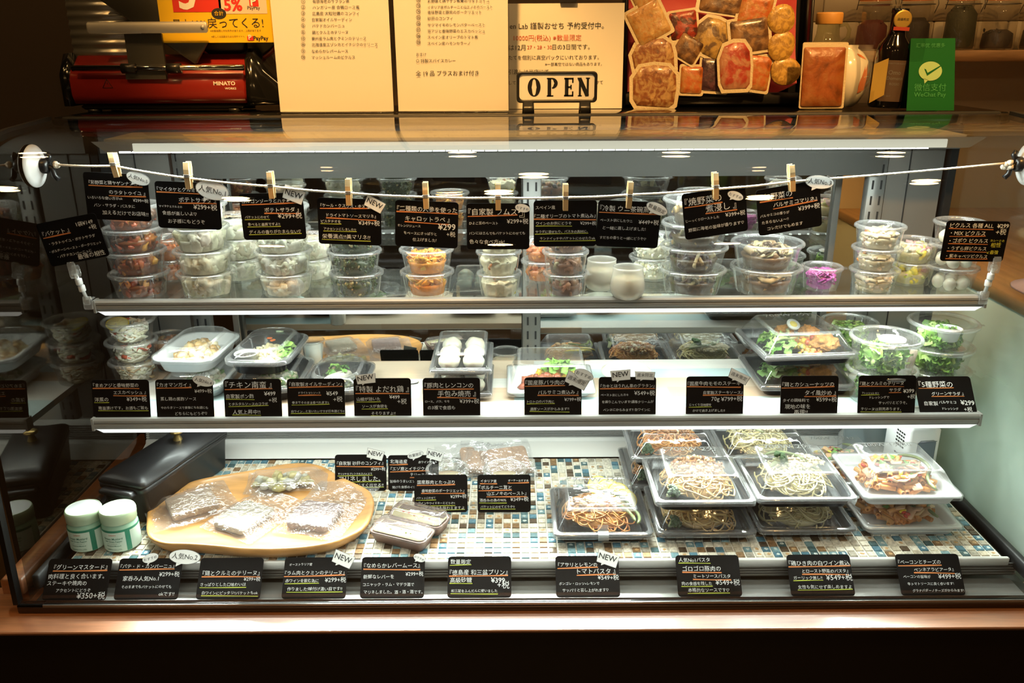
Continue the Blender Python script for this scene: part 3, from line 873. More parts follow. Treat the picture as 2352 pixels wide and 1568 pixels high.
mid(1270, 131, """
2 70 82 t 『国産豚バラ肉の
24 94 58 t バルサミコ煮込み 』
70 99 40 w ¥799+税
5 52 36 y トロトロのバラ肉に
10 78 17 y 濃厚ソースがからみます!!""", [('週末限定', 1324, 887, 54, 27, 'r', 24), ('おすすめ', 1340, 874, 46, 25, 'e', 22)], 'black card titled 国産豚バラ肉 with おすすめ and 週末限定 bubbles')
mid(1440, 131, """
3 97 74 t 『カキとほうれん草のグラタン』
62 98 54 w ¥549+税
4 52 52 w ペースト状にしたカキ
6 96 34 w を練りこんでいます!濃厚クリームが
8 90 14 w ペンネにからみます!! 白ワインに""", [('NEW', 1424, 875, 46, 24, 'r', -7), ('週末限定', 1479, 876, 46, 19, 'r', 0)], 'black card titled カキとほうれん草 below the white gratin bowl')
mid(1640, 130, """
2 94 78 t 『国産牛肉モモのステーキ
30 98 56 t 自家製ステーキソース』
44 98 38 w 70g ¥799+税
6 44 26 y じっくり日時間を
12 68 11 w かけて焼き上げました!!""", [('週末限定', 1693, 880, 48, 22, 'r', 24)], 'black card titled 国産牛肉モモ with one tilted 週末限定 tag')
mid(1856, 130, """
2 92 74 t 『鶏とカシューナッツの
42 96 52 t タイ風炒め 』
4 50 35 w タイの調味料で
62 98 35 w ¥599+税
8 52 18 w 現地の味を
24 48 3 w 再現!!""", [], 'black card titled 鶏とカシューナッツ below the fried chicken trays')
mid(2033, 130, """
2 78 76 b 『鶏とクルミのテリーヌ
54 74 60 b サラダ
78 97 56 w ¥399
86 99 42 w +税
6 36 54 y フレッシュレモン
20 54 42 w ドレッシングで
36 86 28 w サッパリとどうぞ。
6 76 12 y テリーヌは別売あります。""", [], 'black card titled テリーヌサラダ before the tall salad bowls')
mid(2178, 130, """
6 66 72 b 『5種野菜の
26 82 50 b グリーンサラダ 』
10 34 24 w 自家製
36 66 28 w バルサミコ
40 68 12 w ドレッシング
74 98 24 w ¥299
78 92 8 w +税""", [], 'black card titled 5種野菜のグリーンサラダ, leaning back at the shelf end', tilt=40)
# paper sign turned over on the planks
c = P(905, 885, Z=ZM + .0006)
t = thing('paper_sign', 'small white paper sign with a ごめんなさい bubble lying on the planks', 'paper sign', c, rotm(-PI / 2 + .02, 0, 0))
m = MB(); m.rbox((0, 0, 0), (.062, .0008, .030), .001, n=1); b = m.build('sheet', MT['paper'], t)
m = MB()
for x0, x1, z0, z1 in ((-.028, .028, .0118, .0124), (-.028, .028, -.0124, -.0118), (-.028, -.0274, -.0124, .0124), (.0274, .028, -.0124, .0124)): m.box(((x0 + x1) / 2, -.0006, (z0 + z1) / 2), (x1 - x0, .0002, z1 - z0))
m.build('drawn_border', MT['grey_ink'], t)
badge(t, 'ごめんなさい', .026, .016, .038, .022, 'e', .15, off=.0016)

# ------------------------------------------------------------------ four cards standing on the deck
def deckcard(cx, ybot, wpx, hpx, spec, badges, label, tilt=18, z=ZD + .0010):
    c = P(cx, ybot, Z=z); dcam = (c - CO).dot(CR @ Vector((0, 0, -1))); s = dcam / FPX
    w = wpx * s; h = .070 * w / .0985
    bl = [(b[0], (b[1] - cx) * s, h - (b[2] - (ybot - hpx)) * s, b[3] * s, b[4] * s, b[5], math.radians(b[6])) for b in badges]
    card(label, c, w, h, rotm(-math.radians(tilt), 0, 0), spec, bl, 'black price cards standing on the mosaic deck')
deckcard(829, 1127, 118, 72, """
4 94 72 t 『自家製 砂肝のコンフィ』
70 98 56 w ¥299+税
6 72 45 y オリジナルブレンドのスパイスで
8 88 28 y マリネしました。
20 94 12 y ビールにすぐ出せる!!""", [('NEW', 863, 1054, 40, 22, 'r', 12)], 'deck card titled 砂肝のコンフィ with NEW tag, behind the wooden board')
deckcard(950, 1127, 116, 72, """
4 38 78 t 北海道産
60 97 78 w 赤ワイン煮込み
5 80 58 t 『エゾ鹿とイチジクの
44 94 42 t テリーヌ』¥349
4 60 24 w 旨味のうまいエゾ鹿
8 66 8 w 焼けた食感のイチジク""", [('数量限定', 955, 1054, 38, 17, 'e', -14), ('NEW', 1000, 1054, 40, 22, 'r', 14)], 'deck card titled エゾ鹿とイチジク with NEW tag and 数量限定 bubble')
deckcard(1013, 1176, 122, 76, """
6 76 76 t 国産豚肉とたっぷり
14 94 54 t 香味野菜のポークリエット』
68 98 38 w ¥299+税
4 40 36 y バケットにのせて
8 76 22 y ワインやウイスキーとどうぞ!!
12 94 8 y 野菜の旨味も味わえますよ""", [], 'deck card titled 国産豚肉 ポークリエット, in front of a clear lidded cup')
deckcard(1158, 1176, 122, 76, """
6 36 80 t イタリア産
58 96 82 t オーナーおすすめ
3 64 62 t 『ポルチーニ茸と
18 92 46 t 山エノキのペースト』
4 54 29 y 酒呑みの為の90%
62 96 30 w ¥349+税
6 70 12 y バケットにのせてどうぞ♡""", [], 'deck card titled ポルチーニ茸 standing alone on the mosaic')

# ------------------------------------------------------------------ ten cards leaning in the front trough
def front(cx, xb, wpx, spec, badges, label):
    w, h = .1030, .0655
    b = P(xb, 1377, Z=.6125); s = w / wpx
    b.y = 1.1450; b.x = P(xb, 1377, Y=1.1450).x
    bl = [(q[0], (q[1] - cx) * s, h + (1281 - q[2]) * s * 1.02, q[3] * s, q[4] * s, q[5], math.radians(q[6])) for q in badges]
    card(label, Vector((b.x, b.y, .6126)), w, h, rotm(-math.radians(41.5), 0, 0), spec, bl, 'black price cards leaning in the front trough')
front(185, 169, 148, """
10 94 74 t 『グリーンマスタード』
4 92 52 w 肉料理と良く合います。
4 66 36 w ステーキや焼肉の
20 74 20 w アクセントにどうぞ
54 98 4 w ¥350+税""", [], 'trough card titled グリーンマスタード below the mustard jars')
front(345, 334, 148, """
3 88 76 t 『パテ・ド・カンパーニュ』
66 98 56 w ¥299+税
10 66 46 w 家呑み人気No.1
10 88 28 w そのままでもバケットにのせても
70 94 10 w okです!!""", [('おすすめ', 343, 1281, 38, 22, 'e', -16), ('人気No.2', 424, 1279, 76, 34, 'e', 5)], 'trough card titled パテ・ド・カンパーニュ with 人気No.2 bubble')
front(528, 523, 148, """
6 96 58 t 『鶏とクルミのテリーヌ』
72 98 44 w ¥299+税
5 76 32 y さっぱりとした口味わいは
9 96 12 y 白ワインにピッタリ!!バケットもok""", [], 'trough card titled 鶏とクルミのテリーヌ with two yellow underlines')
front(726, 720, 150, """
8 44 80 w オーストラリア産
2 96 58 t 『ラム肉とクミンのテリーヌ』
4 56 40 y 赤ワインを飲む為に
66 99 40 w ¥299+税
8 94 20 y 作りました!味付け濃い目です!!""", [('NEW', 790, 1285, 52, 30, 'r', 20)], 'trough card titled ラム肉とクミン with NEW tag')
front(902, 900, 148, """
4 92 74 t 『なめらかレバームース』
70 98 54 w ¥299+税
4 52 48 w 新鮮なレバーを
4 84 30 w コニャック・ラム・マデラ酒で
6 98 12 w マリネしました。酒・酒・酒です。""", [('おすすめ', 963, 1284, 30, 18, 'e', 22)], 'trough card titled なめらかレバームース, below the mousse boxes')
front(1101, 1101, 148, """
4 36 82 y 数量限定
3 94 56 t 『徳島産 和三盆プリン』
4 38 38 y 高級砂糖
68 90 36 w ¥399
78 97 24 w +税
6 78 14 y 和三盆をふんだんに使いました""", [], 'trough card titled 和三盆プリン, alone before bare mosaic')
front(1350, 1351, 148, """
4 66 74 t 『アサリとレモンの
34 94 57 t トマトパスタ 』
66 99 42 w ¥549+税
5 68 30 w ボンゴレ・ロッソ+レモンで
10 82 14 w サッパリと召し上がれます♡""", [('NEW', 1399, 1287, 52, 30, 'r', 17)], 'trough card titled アサリとレモン with NEW tag, below the lemon pasta')
front(1624, 1631, 148, """
5 54 84 y 人気No1パスタ
10 70 62 t ゴロゴロ豚肉の
26 84 45 t ミートソースパスタ
7 54 28 y 肉の食感を残した
60 98 28 w ¥549+税
16 80 12 y 本格的なソースです♡""", [], 'trough card headed 人気No1パスタ below the meat sauce pasta')
front(1881, 1890, 148, """
2 98 74 t 『鶏ひき肉の白ワイン煮込
22 94 56 t とロースト野菜のパスタ』
7 52 40 y ガーリック無し!!
58 99 38 w ¥549+税
12 96 18 y 女性も気にせず楽しめますよ""", [], 'trough card titled 鶏ひき肉の白ワイン煮込 below the pale pasta')
front(2128, 2143, 148, """
3 70 76 t 『ベーコンとチーズの
26 88 58 t ペンネアラビアータ』
7 50 42 w ベーコンの旨味が
62 98 40 w ¥499+税
12 84 25 w 辛トマトソースに良く合います!
18 98 9 w グラナパダーノチーズがからみます!""", [], 'trough card titled ベーコンとチーズ, last before the clouded pane')
# ------------------------------------------------------------------ food makers (meshes are shared between like portions)
def disc_pos(R):
    a = random.uniform(0, 2 * PI); r = R * random.random() ** .38
    return r * math.cos(a), r * math.sin(a), r
def heap(kind, R0, R1, h, dome, seed):
    """a portion that fills a round cup: radius R0 at the base, R1 at the height h, heaped by dome in the middle"""
    rs = random.getstate(); random.seed(seed)
    m = MB(); K = KIND[kind]; pal = K['pal']; shp = K['shape']; s0 = K['size']
    def Rz(z): return R0 + (R1 - R0) * min(1, max(0, z / h))
    def top(r): return h + dome * (1 - (r / R1) ** 2)
    core = K.get('core', pal[0])
    if shp == 'cream':
        V = []; n, nr = 56, 12
        o = Vector((seed, seed * 2.3, 1.7))
        rings = []
        for z in (0, h * .2, h * .4, h * .6, h * .8, h * .95):
            rings.append([Vector((p.x, p.y, z)) * 1 for p in circ(1, 0, n)])
            rings[-1] = [Vector((v.x, v.y, 0)) * (Rz(z) * (.985 - .26 * max(0, .1 + noise.noise(Vector((v.x * 2.6, v.y * 2.6, z * 70)) + o)))) + Vector((0, 0, z)) for v in rings[-1]]
        for k in range(1, nr):
            q = 1 - k / nr
            rg = []
            for p in circ(1, 0, n):
                x, y = p.x * R1 * q, p.y * R1 * q; r = R1 * q
                zz = top(r) - h * .05 + K.get('amp', .0045) * (noise.noise(Vector((x * 95, y * 95, 0)) + o) + .5 * noise.noise(Vector((x * 230, y * 230, 5)) + o))
                rg.append(Vector((x, y, min(zz, HMAX + .0015 * noise.noise(Vector((x * 300, y * 300, 2)))))))
            rings.append(rg)
        m.loft(rings, True, True, pal[0])
        for f in range(len(m.c)): m.c[f] = jit(pal[0], .05)
        for k in range(K.get('bits', 0)):
            x, y, r = disc_pos(R1 * .96); c = random.choice(pal[1:]); z = random.uniform(.1, 1) * h if r > R1 * .7 else top(r)
            if r > R1 * .7: x, y = x / r * Rz(z) * .97, y / r * Rz(z) * .97
            m.blob((x, y, z), (random.uniform(.6, 1.3) * s0, random.uniform(.6, 1.2) * s0, s0 * .6), k, 1, .3, R=rrot(), col=jit(c))
    else:
        ck = K.get('ck', .84); cr = [(R0 * ck, .001), (Rz(h * .5) * ck, h * .5), (Rz(h) * ck, h * .74), (R1 * .5, top(R1 * .5) - s0 * .8), (1e-4, top(0) - s0 * .8)]
        m.lathe(cr, 20, c0=True, col=core)
        for k in range(K['n']):
            c = jit(random.choices(pal, K.get('w'))[0]); s = s0 * random.uniform(.7, 1.25)
            x, y, r = disc_pos(1.0); z = random.uniform(.0, 1.0) ** .85
            zz = s * .55 + z * max(top(r * R1) - s * .7, 0); rr = Rz(zz) * .97 - s * K.get('pad', .8)
            x, y = x * rr, y * rr
            if r < .72 and z < .55: zz = top(r * R1) - s * random.uniform(.1, .6)
            zz = min(zz, HMAX - s * .6); c3 = Vector((x, y, zz)); R = rrot()
            if shp == 'blob': m.blob(c3, (s, s * random.uniform(.45, .9), s * random.uniform(.35, .7)), k, 2, .75, 1.5, R, c)
            elif shp == 'lump': m.blob(c3, (s, s * random.uniform(.6, .95), s * random.uniform(.5, .8)), k, 3, .5, 1.9, R, c, oct2=.24)
            elif shp == 'ball': m.blob(c3, s * .9, k, 2, .05, 1, R, c)
            elif shp == 'bit': m.blob(c3, (s * random.uniform(.5, 1.3), s * .7, s * .55), k, 1, .4, 2, R, c)
            elif shp == 'stick':
                d = Vector((random.uniform(-1, 1), random.uniform(-1, 1), random.uniform(-.35, .35))).normalized() * s * 1.9
                if (c3 + d).xy.length > rr or (c3 - d).xy.length > rr:
                    d = Vector((-y, x, random.uniform(-.2, .2) * rr)).normalized() * s * 1.5
                m.tube([c3 - d, c3 + Vector((0, 0, s * .15)), c3 + d], s * random.uniform(.30, .5), 5, c, flat=.7)
            elif shp == 'ribbon':
                a0 = random.uniform(0, 6.3); pts = []
                ra = rr * random.uniform(.45, 1.0); ang = random.uniform(1.0, 2.2)
                for q in range(8):
                    aa = a0 + ang * q / 7; r_ = ra + s * .35 * math.sin(q * 1.7 + k)
                    pts.append((r_ * math.cos(aa), r_ * math.sin(aa), max(s * .4, zz + s * .45 * math.sin(q * 1.1 + k * 2))))
                m.tube(pts, [s * .18] + [s * random.uniform(.38, .55)] * 6 + [s * .18], 6, c, flat=K.get('flat', .22))
            elif shp == 'wedge':
                L = s * random.uniform(1.0, 1.5)
                m.loft([[c3 + R @ p for p in rrect(L, s * .62, s * .25, zq, 2)] for zq in (-s * .22, s * .22)], col=c)
            elif shp == 'leaf':
                leaf(m, c3, s * 1.5, R, c, k)
    random.setstate(rs); vv = []
    for x, y, z in m.v:                      # food pressed against the wall and lid of its cup
        z = min(max(z, .0004), HMAX + .0004); r = math.hypot(x, y); q = (R0 + (R1 - R0) * z / h) * 1.012
        if r > q: x, y = x * q / r, y * q / r
        vv.append((x, y, z))
    m.v = vv
    return m

def leaf(m, c, s, R, col, k, frill=.3):
    ph = k * 1.7
    def fn(u, v):
        x = (u - .5) * 2; w = math.sin(PI * min(1, u * .9 + .08)) * .62 * (1 + .25 * math.sin(u * 21 + ph)); y = (v - .5) * 2 * w
        return Vector(c) + R @ Vector((x * s, y * s, s * (frill * math.sin(u * 9 + v * 5 + ph) * abs(v - .5) * 1.6 + .25 * (1 - x * x) - .5 * (v - .5) ** 2)))
    m.grid(fn, 7, 4, col)

KIND = {
 'ratatouille': dict(shape='blob', size=.0098, n=105, core=(.22, .06, .015), pal=[(.55, .20, .04), (.42, .12, .03), (.16, .05, .02), (.62, .30, .05), (.10, .05, .03), (.40, .08, .03)]),
 'potato_salad': dict(shape='lump', ck=.9, pad=.5, size=.0170, n=44, pal=[(.70, .65, .48), (.68, .63, .46), (.72, .67, .51), (.56, .48, .30)], w=[6, 5, 5, .6]),
 'honey_potato': dict(shape='lump', ck=.9, pad=.5, size=.0150, n=48, pal=[(.78, .74, .60), (.82, .79, .67), (.74, .69, .52)]),
 'kale': dict(shape='bit', size=.0040, n=420, core=(.03, .05, .01), pal=[(.05, .085, .018), (.035, .06, .015), (.09, .11, .03), (.42, .34, .15), (.06, .07, .02)], w=[4, 4, 3, 2, 2]),
 'carrot': dict(shape='ribbon', size=.0115, n=115, core=(.72, .26, .03), pal=[(.86, .36, .04), (.80, .29, .03), (.90, .44, .06), (.86, .52, .10), (.32, .09, .03)], w=[5, 4, 4, 2, .6]),
 'hummus': dict(shape='cream', size=.0042, amp=.0075, bits=7, pal=[(.76, .69, .48), (.72, .58, .03), (.45, .16, .05)]),
 'olive_stew': dict(shape='blob', size=.0086, n=75, core=(.20, .09, .05), pal=[(.34, .17, .09), (.26, .12, .06), (.28, .24, .11), (.07, .05, .05), (.42, .20, .11)]),
 'grilled_veg': dict(shape='wedge', pad=1.25, size=.0130, n=75, core=(.07, .045, .02), pal=[(.07, .035, .045), (.10, .09, .035), (.45, .38, .22), (.05, .03, .03), (.30, .20, .08), (.14, .11, .08)], w=[4, 3, 2.4, 3, 2, 2]),
 'mushroom': dict(shape='ribbon', pad=1.15, size=.0125, n=120, flat=.4, core=(.14, .08, .035), pal=[(.42, .28, .14), (.50, .36, .20), (.24, .14, .06), (.56, .46, .26), (.12, .07, .035)]),
 'purple_cabbage': dict(shape='ribbon', size=.0085, n=135, ck=.7, core=(.36, .04, .30), pal=[(.52, .08, .42), (.44, .05, .36), (.60, .16, .50), (.34, .03, .27)]),
 'burdock_pickle': dict(shape='stick', size=.0098, n=70, core=(.46, .38, .24), pal=[(.62, .54, .38), (.70, .64, .50), (.50, .42, .26), (.66, .60, .46), (.82, .30, .05)], w=[4, 4, 3, 4, .5]),
 'mix_pickle': dict(shape='blob', size=.0100, n=55, core=(.55, .46, .24), pal=[(.74, .42, .44), (.66, .58, .36), (.78, .66, .06), (.52, .50, .16), (.72, .68, .52)]),
 'escabeche': dict(shape='ribbon', ck=.7, size=.0098, n=135, flat=.3, core=(.58, .50, .34), pal=[(.78, .74, .62), (.72, .66, .50), (.82, .80, .72), (.55, .10, .04), (.50, .32, .14)], w=[5, 5, 4, 1.1, 1.6]),
 'rice': dict(shape='bit', size=.0046, n=430, core=(.7, .66, .5), pal=[(.78, .74, .60), (.82, .80, .70), (.70, .62, .40)]),
 'salad': dict(shape='leaf', pad=1.6, ck=.5, size=.0115, n=240, core=(.07, .16, .03), pal=[(.20, .40, .05), (.29, .50, .09), (.12, .28, .04), (.42, .58, .19), (.09, .21, .03)]),
 'pink_olive': dict(shape='blob', size=.0086, n=50, core=(.5, .16, .05), pal=[(.62, .22, .05), (.52, .14, .04), (.30, .12, .04)]),
}
HEAPS = {}; HMAX = 1.0
def heap_mesh(kind, R0, R1, h, dome, v):
    k = (kind, round(R0, 4), round(h, 4), round(HMAX, 4), v)
    if k not in HEAPS:
        HEAPS[k] = heap(kind, R0, R1, h, dome, hash((kind[:3], v)) % 97 + v * 13 + len(kind)).mesh(kind, MT['leaf' if kind == 'salad' else 'food_matte' if KIND[kind]['shape'] in ('cream', 'lump') else 'food'])
    return HEAPS[k]

# ------------------------------------------------------------------ clear deli cups
CUPM = {}
def cup_meshes(D, H):
    """D over the lid brim, H from the base to the lid brim"""
    k = (D, H)
    if k not in CUPM:
        rb, rt = D * .385, D * .475
        m = MB()
        m.lathe([(1e-4, .0016), (rb * .80, .0016), (rb * .90, 0), (rb, .0010), (rb + .001, .003), (rt - .0012, H - .0040), (rt - .0004, H - .0030), (rt + .0012, H - .0022), (rt + .0016, H - .0005)], 40)
        cup = m.mesh('cup_body', MT['cup_plastic'])
        m = MB(); r = D / 2
        m.lathe([(rt + .0012, H - .0046), (r - .0004, H - .0042), (r, H - .0020), (r - .0006, H + .0002), (r - .0030, H + .0018), (r - .0062, H + .0016), (r - .0072, H - .0002)], 44, mi=1)
        m.lathe([(r - .0072, H - .0002), (r - .0090, H - .0024), (r - .0110, H - .0026), (r * .72, H - .0026), (r * .70, H - .0016), (r * .66, H - .0016), (1e-4, H - .0018)], 44)
        m.box((r + .002, 0, H - .002), (.006, .009, .001))
        lid = m.mesh('lid', [MT['lid_plastic'], MT['rim_highlight']])
        CUPM[k] = (cup, lid, rb, rt)
    return CUPM[k]
POS = {1: ('',), 2: ('lower', 'upper'), 3: ('bottom', 'middle', 'top'), 4: ('bottom', 'second lowest', 'second highest', 'top')}
def stack(px, py, n, D, H, pitch, kind, fname, fcat, fdesc, where, z=ZU, fill=.62, dome=.006, lean=0, stuff=True, cupname='deli_cup', food=True):
    """n lidded cups of one dish; where: words that single out the stack"""
    b = P(px, py, Z=z + .0003); b = Vector((P(px, py, Y=b.y + D * .385).x, b.y + D * .385, b.z)); H = round(pitch + .0026, 4); cup, lid, rb, rt = cup_meshes(D, H); out = []; global HMAX; HMAX = H - .0062
    for i in range(n):
        loc = Vector((b.x + lean * i * .004 + random.uniform(-.0008, .0008), b.y + random.uniform(-.0008, .0008), z + .0003 + i * pitch))
        w = POS[n][i]
        t = thing(cupname, (f'{w} cup of ' if w else 'single cup of ') + where, 'cup', loc, (0, 0, random.uniform(-.6, .6) + PI * .5 * (i % 2)), 'lidded clear deli cups')
        inst('cup_body', cup, t); inst('lid', lid, t)
        out.append(t)
        if not food: continue
        fh = H * fill
        me = heap_mesh(kind, rb * .93, (rb + (rt - rb) * fill) * .955, fh, dome, i % 3)
        o = inst(fname, me, None, loc + Vector((0, 0, .0022)), random.uniform(0, 6.28))
        tag(o, f'{fdesc} in the ' + (f'{w} cup of ' if w else 'single cup of ') + where, fcat, f'{fcat} portions in clear cups', 'stuff' if stuff else None)
    return out
DS, DL = .104, .122     # small and large cups over the brim
stack(330, 690, 4, .104, .043, .0392, 'ratatouille', 'ratatouille', 'ratatouille', 'brown ratatouille', 'the brown ratatouille stack')
stack(401, 650, 2, .082, .043, .0385, 'pink_olive', 'tomato_stew', 'stew', 'orange stew', 'the small orange stack behind the ratatouille')
stack(480, 690, 4, .102, .044, .0400, 'potato_salad', 'potato_salad', 'potato salad', 'grey-cream potato salad', 'the potato salad stack below the マイタケ card')
stack(557, 651, 3, .094, .043, .0390, 'honey_potato', 'potato_salad', 'potato salad', 'cream potato salad', 'the short cream stack behind the マイタケ stack')
stack(661, 688, 4, .102, .043, .0385, 'honey_potato', 'potato_salad', 'potato salad', 'white potato salad', 'the white stack below the ゴルゴンゾーラ card')
stack(716, 650, 2, .094, .043, .0390, 'honey_potato', 'potato_salad', 'potato salad', 'pale potato salad', 'the pale pair behind the ゴルゴンゾーラ stack')
stack(822, 688, 4, .096, .042, .0385, 'kale', 'kale_salad', 'kale salad', 'dark green kale couscous', 'the dark green kale stack')
stack(984, 688, 2, .096, .044, .0400, 'carrot', 'carrot_salad', 'carrot salad', 'orange carrot ribbons', 'the bright orange carrot pair')
stack(1147, 688, 3, .080, .042, .0385, 'hummus', 'hummus', 'hummus', 'cream hummus with olive oil', 'the hummus stack below the フムス card')
stack(1298, 688, 3, .082, .043, .0385, 'olive_stew', 'olive_stew', 'stew', 'olives in brown tomato sauce', 'the olive stack below the スペイン産 card')
stack(1243, 652, 2, .078, .040, .0365, 'pink_olive', 'tomato_stew', 'stew', 'reddish stew', 'the half hidden pair beside the olive stack')
stack(1497, 648, 2, .090, .043, .0390, 'rice', 'seafood_salad', 'salad', 'pale seafood salad', 'the pale pair peeping out beside the grilled vegetables')
stack(1586, 686, 4, .118, .045, .0408, 'grilled_veg', 'grilled_vegetables', 'grilled vegetables', 'dark grilled vegetables', 'the wide grilled vegetable stack')
stack(1752, 684, 2, .126, .047, .0430, 'mushroom', 'marinated_mushrooms', 'mushrooms', 'marinated brown mushrooms', 'the widest pair, marinated mushrooms')
stack(1882, 672, 1, .074, .041, .0385, 'purple_cabbage', 'pickled_cabbage', 'pickles', 'bright purple pickled cabbage', 'bright purple cabbage')
stack(2000, 680, 3, .086, .043, .0385, 'burdock_pickle', 'burdock_pickles', 'pickles', 'pale burdock sticks', 'the pale burdock pickle stack')
stack(2086, 660, 2, .084, .043, .0385, 'mix_pickle', 'mixed_pickles', 'pickles', 'pink and yellow pickles', 'the pink and yellow pickle pair')
qs = stack(2178, 675, 3, .088, .044, .0395, 'rice', 'egg', '', '', 'the quail egg stack below the ピクルス card', food=False)
m = MB(); m.blob((0, 0, 0), (.0105, .0105, .0128), 3, 2, .03, 1); eggm = m.mesh('quail_egg', mp('egg', (.78, .72, .58), .3, coat=.3, var=.05, vscale=60, sss=.1))
for i, t in enumerate(qs):
    for k in range(7):
        a = k * PI * 2 / 6; r = .0222 if k < 6 else 0
        o = inst('quail_egg', eggm, None); o.location = t.location + Vector((r * math.cos(a), r * math.sin(a), .0135 + (.001 if k % 2 else 0) + (.004 if k == 6 else 0)))
        o.rotation_euler = (random.uniform(-.9, .9), random.uniform(-.9, .9), a)
        tag(o, f'peeled quail egg in the {POS[3][i]} cup of the egg stack', 'egg', f'quail eggs in the {POS[3][i]} cup')
# slices and escabeche cups at the dark end of the middle shelf
stack(319, 888, 3, .097, .044, .0400, 'escabeche', 'escabeche', 'pickled fish', 'onion and fish escabeche', 'the escabeche stack at the dark end', z=ZM)
stack(398, 858, 2, .080, .036, .0330, 'olive_stew', 'sauce', 'sauce', 'brown sauce', 'the small brown pair behind the white rice tray', z=ZM)
# white steamed custard glasses
mclear('frosted_glass', .05, (.9, .9, .88), .12, haze=.45, hcol=(.86, .84, .78))
mp('custard', (.72, .58, .38), .5, sss=.2)
for px, py, lab in ((1380, 664, 'frosted round-bellied glass of custard standing behind its twin'), (1440, 684, 'frosted round-bellied glass of custard in front of its twin')):
    t = thing('custard_glass', lab, 'glass', P(px, py, Z=ZU + .0003), group='frosted custard glasses')
    m = MB(); m.lathe([(1e-4, .001), (.018, .0), (.025, .004), (.0300, .014), (.0305, .024), (.0275, .040), (.0258, .052), (.0262, .0560), (.0250, .0555), (.0248, .050), (.0265, .040), (.0293, .024), (.0288, .014), (.024, .0055), (1e-4, .0040)], 40); m.build('glass_body', MT['frosted_glass'], t)
    o = tag(MB().lathe([(1e-4, .0045), (.0215, .006), (.0270, .014), (.0275, .024), (.0255, .036), (1e-4, .0365)], 32).build('custard', MT['custard'], None, t.location), 'yellow custard in the ' + ('rear' if px < 1400 else 'front') + ' frosted glass', 'custard', kind='stuff')
    m = MB(); m.lathe([(.0258, .0565), (.0240, .0555), (.018, .0553), (1e-4, .0553)], 32); m.build('film_lid', MT['lid_plastic'], t)
# ------------------------------------------------------------------ trays with clear lids
TRM = {}
def tray_meshes(w, d, bh, lh, r, inset, style):
    """base of height bh with a flange, lid rising to lh above the base bottom"""
    k = (w, d, bh, lh, r, inset)
    if k not in TRM:
        hw, hd = w / 2, d / 2
        m = MB()
        m.loft([rrect(hw - .013, hd - .013, r, .0045, 5), rrect(hw - .0115, hd - .0115, r, .0050, 5), rrect(hw - .008, hd - .008, r, bh - .001, 5), rrect(hw - .0035, hd - .0035, r, bh, 5), rrect(hw, hd, r, bh - .0005, 5), rrect(hw, hd, r, bh - .003, 5), rrect(hw - .006, hd - .006, r, bh - .0035, 5), rrect(hw - .012, hd - .012, r, .001, 5), rrect(hw - .014, hd - .014, r, 0, 5)], True, True)
        for s in ((m.f[-2], 0),): pass
        base = m
        m = MB(); o = .0015
        m.loft([rrect(hw + o, hd + o, r, bh - .007, 5), rrect(hw + o, hd + o, r, bh + .0012, 5), rrect(hw - .001, hd - .001, r, bh + .0022, 5), rrect(hw - .0052, hd - .0052, r, bh + .0020, 5), rrect(hw - .0062, hd - .0062, r, bh + .003, 5)], False, False, mi=1)
        m.loft([rrect(hw - .0062, hd - .0062, r, bh + .003, 5), rrect(hw - .0075, hd - .0075, r, bh + .006, 5), rrect(hw - inset + .003, hd - inset + .003, r, lh - .004, 5)], False, False)
        m.loft([rrect(hw - inset + .003, hd - inset + .003, r, lh - .004, 5), rrect(hw - inset, hd - inset, r, lh - .0005, 5), rrect(hw - inset - .003, hd - inset - .003, r, lh, 5)], False, False, mi=1)
        m.loft([rrect(hw - inset - .003, hd - inset - .003, r, lh, 5), rrect(hw - inset - .008, hd - inset - .008, r, lh - .0008, 5)], False, True)
        TRM[k] = (base, m)
    return TRM[k]
TMESH = {}
def tray(name, label, front, w=.166, d=.162, mat='black_tray', z=ZD, bh=.021, lh=.057, r=.010, inset=.026, rz=0, group='lidded food trays', note=None, tape=False, lift=0):
    b = P(*front, Z=z + .0003); yc = b.y + d / 2; x = P(front[0], front[1], Y=yc - d * .3).x
    loc = Vector((x, yc, z + .0003 + lift))
    t = thing(name, label, 'tray', loc, (0, 0, math.radians(rz)), group)
    bm_, lm_ = tray_meshes(w, d, bh, lh, r, inset, 0)
    k = (id(bm_), mat)
    if k not in TMESH: TMESH[k] = (bm_.mesh('tray_base', MT[mat]), lm_.mesh('lid', [MT['lid_plastic'], MT['rim_highlight']]))
    inst('tray_base', TMESH[k][0], t); l = inst('lid', TMESH[k][1], t)
    if note:
        q = w * .26
        lettering(l, [(note, -q, q, 0)], 'grey_ink', name='pen_writing', off=0, hand=.0005, M=Matrix.Translation((0, d / 2 - inset - .018, lh + .0006)) @ Matrix.Rotation(-PI / 2, 4, 'X'))
    if tape:
        m = MB(); m.loft([[Vector((x_, y_, z_)) for x_ in (-.009, .009)] for y_, z_ in ((-d / 2 - .0018, bh - .010), (-d / 2 - .0018, bh + .002), (-d / 2 + .007, bh + .0045), (-d / 2 + .012, bh + .013))], False, False, smooth=False, closed=False); m.build('tape', MT['tape'], l)
    return t
mp('black_tray', (.014, .016, .020), .22, coat=.3)
mp('white_tray', (.80, .83, .85), .3, coat=.2)
mp('cream_tray', (.80, .78, .68), .4)
mp('brown_tray', (.20, .13, .10), .4)
mclear('tape', .05, (.95, .95, .95), .3, haze=.25)
mp('lemon_rind', (.80, .62, .05), .4, coat=.2)
mp('lemon_flesh', (.84, .80, .42), .3, coat=.4, bump=.5, bscale=160)
mp('bean', (.16, .20, .07), .4, coat=.25, var=.2, vscale=120)
mp('bean_pale', (.34, .36, .18), .4, coat=.2, var=.2, vscale=120)
